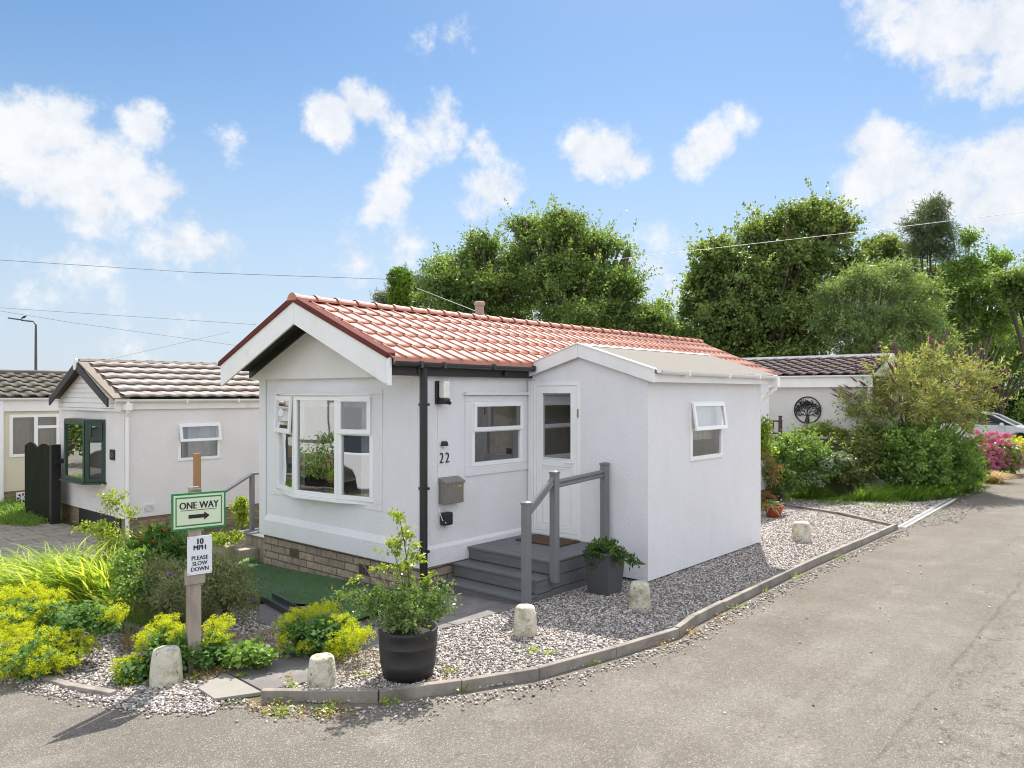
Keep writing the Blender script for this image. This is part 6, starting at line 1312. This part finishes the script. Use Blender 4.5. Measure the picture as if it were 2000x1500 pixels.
tree('broadleaf_tree', 'lower bushy green tree left of the taller one behind the red roof', 'tree', 940, 31, [(940, 500, 45, 40, 0), (890, 530, 55, 38, 0), (980, 540, 55, 45, 0), (925, 570, 90, 45, -.5), (870, 590, 45, 45, 0), (1000, 600, 60, 50, 0), (940, 620, 90, 45, 0), (925, 470, 14, 22, 0), (960, 480, 16, 18, 0), (1010, 540, 44, 46, 0), (1015, 500, 30, 34, 0)], 560, 60, .38, .125, .075, lf_t1, .20, nb=60, rmin=.35, low=.8, vvar=.25, sprays=(120, 1.1, 22))
tree('broadleaf_tree', 'small bright tree low behind the red roof in the gap between the big trees', 'tree', 1285, 36, [(1280, 630, 34, 38, 0), (1265, 670, 40, 30, 0), (1310, 660, 26, 40, 0), (1300, 600, 14, 12, 0)], 210, 36, .36, .15, .09, lf_t4, .12, nb=20, rmin=.4, low=1, sprays=(30, .8, 16))
tree('conifer', 'dark conifer behind the clipped column tree', 'tree', 785, 36, [(780, 590, 40, 30, 0), (815, 580, 22, 40, 0), (750, 590, 18, 22, 0), (800, 555, 24, 26, 0), (830, 570, 12, 20, 0), (800, 620, 50, 20, 0)], 260, 40, .34, .20, .03, lf_con, .12, nb=30, rmin=.3, low=1, up=.1, spread=.5, sprays=(60, .8, 22))
tree('column_conifer', 'narrow clipped bright green column conifer just above the red ridge', 'tree', 781, 26, [(781, 545, 19, 20, 0), (782, 575, 19, 26, 0), (782, 605, 20, 30, 0), (781, 640, 20, 34, 0)], 420, 30, .13, .10, .045, lf_thuja, .12, nb=10, ragged=False, rmin=.82, low=1, up=.1)
tree('sycamore_tree', 'tallest rounded dark tree right of centre with sunlit left clumps', 'tree', 1490, 31, [(1560, 440, 70, 46, 0), (1600, 425, 48, 34, .5), (1500, 470, 55, 50, 0), (1410, 500, 48, 42, -.5), (1640, 450, 34, 46, .5), (1450, 540, 70, 55, -1), (1560, 520, 80, 60, -.5), (1380, 560, 46, 60, 0), (1640, 530, 46, 60, 0), (1350, 630, 34, 60, 0), (1440, 630, 70, 60, -1.2), (1530, 620, 80, 60, -1), (1620, 620, 60, 50, 0), (1400, 680, 80, 40, -.5), (1530, 690, 90, 40, -.5)], 1150, 60, .42, .155, .095, lf_t2, .34, nb=90, rmin=.35, low=.8, vvar=.25, droop=.35, sprays=(300, 1.4, 22))
tree('willow_tree', 'grey-green bushy willow in front of the tall dark tree', 'tree', 1680, 27, [(1640, 570, 40, 36, 0), (1690, 560, 50, 40, 0), (1750, 560, 46, 44, 0), (1650, 640, 48, 60, -.4), (1720, 640, 60, 60, -.4), (1770, 640, 40, 60, 0), (1690, 540, 34, 20, 0), (1750, 525, 26, 18, 0), (1700, 690, 80, 30, 0), (1620, 620, 24, 40, 0), (1810, 590, 40, 50, .5), (1820, 660, 50, 50, 0)], 900, 46, .32, .14, .035, lf_t3, .09, nb=60, rmin=.4, low=1, bark=m_bark2, droop=.1, up=.3, sprays=(200, 1.1, 26))
tree('scots_pine', 'slim dark pine with bare lower stem above the willow', 'tree', 1815, 34, [(1820, 410, 26, 18, 0), (1810, 440, 38, 22, 0), (1830, 465, 36, 24, 0), (1800, 480, 30, 24, 0), (1845, 490, 22, 22, 0), (1820, 395, 10, 12, 0), (1790, 440, 14, 12, 0)], 300, 38, .30, .20, .03, lf_con, .08, nb=20, ragged=False, rmin=.25, low=1, up=.1, sprays=(60, .7, 22))
tree('broadleaf_tree', 'thin-leaved tree joining the tallest tree and the pine', 'tree', 1740, 36, [(1720, 480, 40, 24, 0), (1760, 500, 40, 30, 0), (1700, 510, 30, 34, 0), (1780, 530, 40, 34, 0), (1820, 570, 50, 50, 0), (1850, 540, 34, 40, 0), (1780, 620, 70, 60, 0), (1700, 560, 50, 40, 0)], 460, 34, .4, .17, .10, lf_t2, .10, nb=30, rmin=.3, low=1, sprays=(50, 1.0, 16))
tree('birch_tree', 'light airy birch at the right with a thin pointed top', 'tree', 1900, 33, [(1890, 470, 14, 30, 0), (1900, 530, 40, 40, 0), (1940, 510, 24, 24, 0), (1870, 560, 40, 45, 0), (1920, 590, 50, 45, 0), (1890, 640, 60, 45, 0), (1840, 600, 40, 55, 0), (1960, 500, 14, 10, 0), (1950, 640, 40, 40, 0)], 560, 34, .36, .13, .08, lf_t4, .08, nb=60, rmin=.3, low=1, bark=m_bark2, sprays=(110, 1.0, 18))
tree('broadleaf_tree', 'dark layered tree cut by the right edge of the photo', 'tree', 2030, 30, [(1985, 545, 40, 22, 0), (2020, 580, 60, 34, 0), (2000, 600, 34, 14, 0), (2050, 540, 50, 40, 0)], 260, 40, .36, .16, .09, lf_t1, .14, nb=30, rmin=.4, low=.8, sprays=(40, .9, 18))
tree('broadleaf_tree', 'mid-height leafy tree above the car at the right', 'tree', 1960, 38, [(1950, 680, 60, 50, 0), (2010, 700, 60, 60, 0), (1900, 700, 50, 50, 0), (1970, 640, 40, 30, 0), (1840, 690, 50, 40, 0)], 560, 36, .38, .14, .09, lf_mid, .10, nb=20, rmin=.45, low=1, sprays=(50, .8, 16))
# the tall hedge that closes the lane, and the shelter belt behind the homes
hb_ = [blob(x, y, 40, 60, 45) for x in range(1760, 2140, 60) for y in (740, 800)]
o = thing('hedge', 'tall dark hedge closing the view behind the car', 'hedge', D(1950, 768, 40)[:2]+(0,)); foliage('foliage', hb_, 900, 30, .38, .14, .09, lf_deep, o, rmin=.6, low=1)
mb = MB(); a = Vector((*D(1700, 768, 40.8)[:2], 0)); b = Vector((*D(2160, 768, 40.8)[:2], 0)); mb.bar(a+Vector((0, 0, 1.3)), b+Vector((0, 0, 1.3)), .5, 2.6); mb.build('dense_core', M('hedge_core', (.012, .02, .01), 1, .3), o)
hb_ = [blob(x, 735, 42, 60, 42) for x in range(720, 1780, 70)]
o = thing('hedge', 'long shelter hedge running behind the red-roofed home', 'hedge', D(1250, 768, 42)[:2]+(0,)); foliage('foliage', hb_, 700, 26, .42, .16, .1, lf_deep, o, rmin=.6, low=1)

# ================================================================== STREET LAMP, WIRES, BIRD
c = D(70, 768, 48); lp = thing('street_lamp', 'thin grey street lamp far away above the cream home', 'street lamp', (c[0], c[1], 0))
zt_ = EYE+(768-628)/FPX*48; a1 = Vector((*D(70, 768, 48)[:2], 0)); dv = Vector((-R2[0], -R2[1], 0))
mb = MB(); mb.tube([a1, a1+Vector((0, 0, zt_-.6))], [.11, .07], 8); mb.tube([a1+Vector((0, 0, zt_-.6)), a1+Vector((0, 0, zt_-.2)), a1+dv*.15+Vector((0, 0, zt_)), a1+dv*.9+Vector((0, 0, zt_+.08))], [.07, .06, .05, .045], 8); mb.build('column', M('galvanised', (.10, .10, .11), .6, .1), lp)
mb = MB(); mb.bar(a1+dv*.85+Vector((0, 0, zt_+.10)), a1+dv*1.7+Vector((0, 0, zt_+.22)), .22, .09); mb.build('lantern', M('galvanised', (.1, .1, .11), .6), lp, bevel=.03)
def bird(p, s, label, d=(1, 0, 0)):
    p = Vector(p); d = Vector(d).normalized(); mb = MB(); mb.tube([p-d*s, p-d*s*.5, p, p+d*s*.45, p+d*s*.6, p+d*s*.8], [s*.06, s*.22, s*.32, s*.22, s*.2, s*.03], 8)
    u = Vector((-d.y, d.x, 0)); 
    if 'fly' in label:
        mb.prism([p+u*.1*s, p+u*s*1.2+Vector((0, 0, s*.7))-d*s*.3, p-d*s*.3], (0, 0, .01)); mb.prism([p-u*.1*s, p-u*s*1.2+Vector((0, 0, s*.7))-d*s*.3, p-d*s*.3], (0, 0, .01))
    tag(mb.build('bird', m_black, None, smooth=False), label, 'bird')
bird(a1+dv*.75+Vector((0, 0, zt_+.28)), .22, 'small dark bird perched on the arm of the street lamp', (R2[0], R2[1], .5))
bird(D(298, 706, 30), .09, 'tiny bird flying above the grey roof at the left', (R2[0], R2[1], .3))
m_wire = M('cable_grey', (.16, .17, .19), .6, .05); m_wirew = M('cable_white', (.75, .75, .75), .5, .05)
def wire(pts, r, mat, label, sag=.0):
    mb = MB(); P = []
    for i in range(len(pts)-1):
        a, b = Vector(pts[i]), Vector(pts[i+1])
        for k in range(12): t = k/12; P.append(a.lerp(b, t)-Vector((0, 0, sag*4*t*(1-t))))
    P.append(Vector(pts[-1])); mb.tube(P, r, 5); tag(mb.build('overhead_cable', mat, None), label, 'cable')
wire([D(-200, 495, 17), D(380, 532, 24), D(830, 548, 29)], .008, m_wire, 'dark overhead cable crossing the sky above the white neighbour')
wire([D(-200, 588, 28), D(500, 634, 30)], .006, m_wire, 'upper of the two faint cables above the street lamp')
wire([D(-200, 575, 28), D(140, 630, 30), D(470, 676, 34)], .006, m_wire, 'lower of the two faint cables above the street lamp')
wire([D(200, 705, 30), D(450, 648, 34)], .005, m_wire, 'faint short cable rising behind the left gable')
wire([D(815, 563, 28), D(925, 606, 20), D(1010, 640, 16)], .007, m_wirew, 'white cable dropping from the trees to the red roof')
wire([D(1190, 508, 28.2), D(1240, 502, 28), D(1480, 475, 26), D(1700, 450, 24), D(2100, 402, 20)], .007, m_wirew, 'pale cable running across the tall trees at the right')

# ================================================================== ACROSS THE LANE (out of the frame; seen in the window panes)
op = thing('park_home', 'white park home across the lane, seen only reflected in the bow window', 'park home', (-4, 18, 0))
for k_, (hx, hy_0) in enumerate(((-3.6, 33), (-1.2, 32), (.9, 31.5))):
    bush('broadleaf_tree', ('leftmost', 'middle', 'rightmost')[k_]+' sunlit tree across the lane, seen only in the neighbour bay glass', 'tree', (hx, hy_0, 0), [(hx, hy_0, 2.6, 1.3, 1.3, 2.2), (hx+.3, hy_0+.4, 1.0, 1.2, 1.2, 1.3)], 220, 22, .4, .16, .1, lf_t4, .06, 10)
mb = MB(); mb.box(-8, -2.6, 13.5, 24, .25, 2.6); mb.prism([(-8, 13.5, 2.6), (-2.6, 13.5, 2.6), (-5.3, 13.5, 3.7)], (0, 10.5, 0)); mb.build('wall', m_fascia, op)
mb = MB(); mb.prism([(-8.3, 13.2, 2.5), (-5.3, 13.2, 3.85), (-2.3, 13.2, 2.5), (-2.3, 13.2, 2.62), (-5.3, 13.2, 3.97), (-8.3, 13.2, 2.62)], (0, 11, 0)); mb.build('roof', m_tilebrown, op)
for y in (14.3, 16.6, 18.9, 21.4):
    mb = MB(); mb.box(-2.62, -2.58, y, y+1.5, 1.0, 2.2); w_ = mb.build('window', m_white, op)
    mb = MB(); mb.box(-2.63, -2.621, y+.08, y+.7, 1.08, 2.12); mb.box(-2.63, -2.621, y+.8, y+1.42, 1.08, 1.7); mb.box(-2.63, -2.621, y+.8, y+1.42, 1.78, 2.12); mb.build('pane', m_black, w_)
for v in [o_ for o_ in bpy.data.objects if o_.parent == op and o_.name.startswith('window')]: v.location.x += .05
mb = MB(); mb.box(-2.64, -2.55, 13.5, 24, .25, .62); mb.box(-2.64, -2.52, 15.98, 16.1, .3, 2.6); mb.build('skirt', m_brickb, op)
bush('bush', 'garden bush across the lane, seen only reflected in the bow window', 'bush', (-1.6, 15.5, 0), [(-1.6, 15.5, .6, .7, .9, .7), (-1.4, 17.4, .5, .6, .8, .55)], 160, 22, .2, .09, .05, lf_mid, .02, 10)
gw = MB(); gw.box(2, 26, -7.4, -7.1, -.1, 1.6); tag(gw.build('garden_wall', brickmat('wall_brick', (.28, .15, .09), (.20, .11, .07), (.3, .27, .22), .225, .075)), 'brick garden wall across the lane, seen only in the side window glass', 'garden wall')
c2 = copy_tree(car); c2.location = (-1.9, 9.4, 0); c2['label'] = 'second silver car parked across the lane, seen only as a reflection'; c2['group'] = 'cars parked by the lane'; car['group'] = 'cars parked by the lane'
grass([(2.3, 9.3), (3.2, 8.2), (4.6, 8.3), (5.3, 9.5), (5.6, 11.2), (5.4, 12.8), (2.6, 12.8)], 5000, .10, .008, lf_grass)
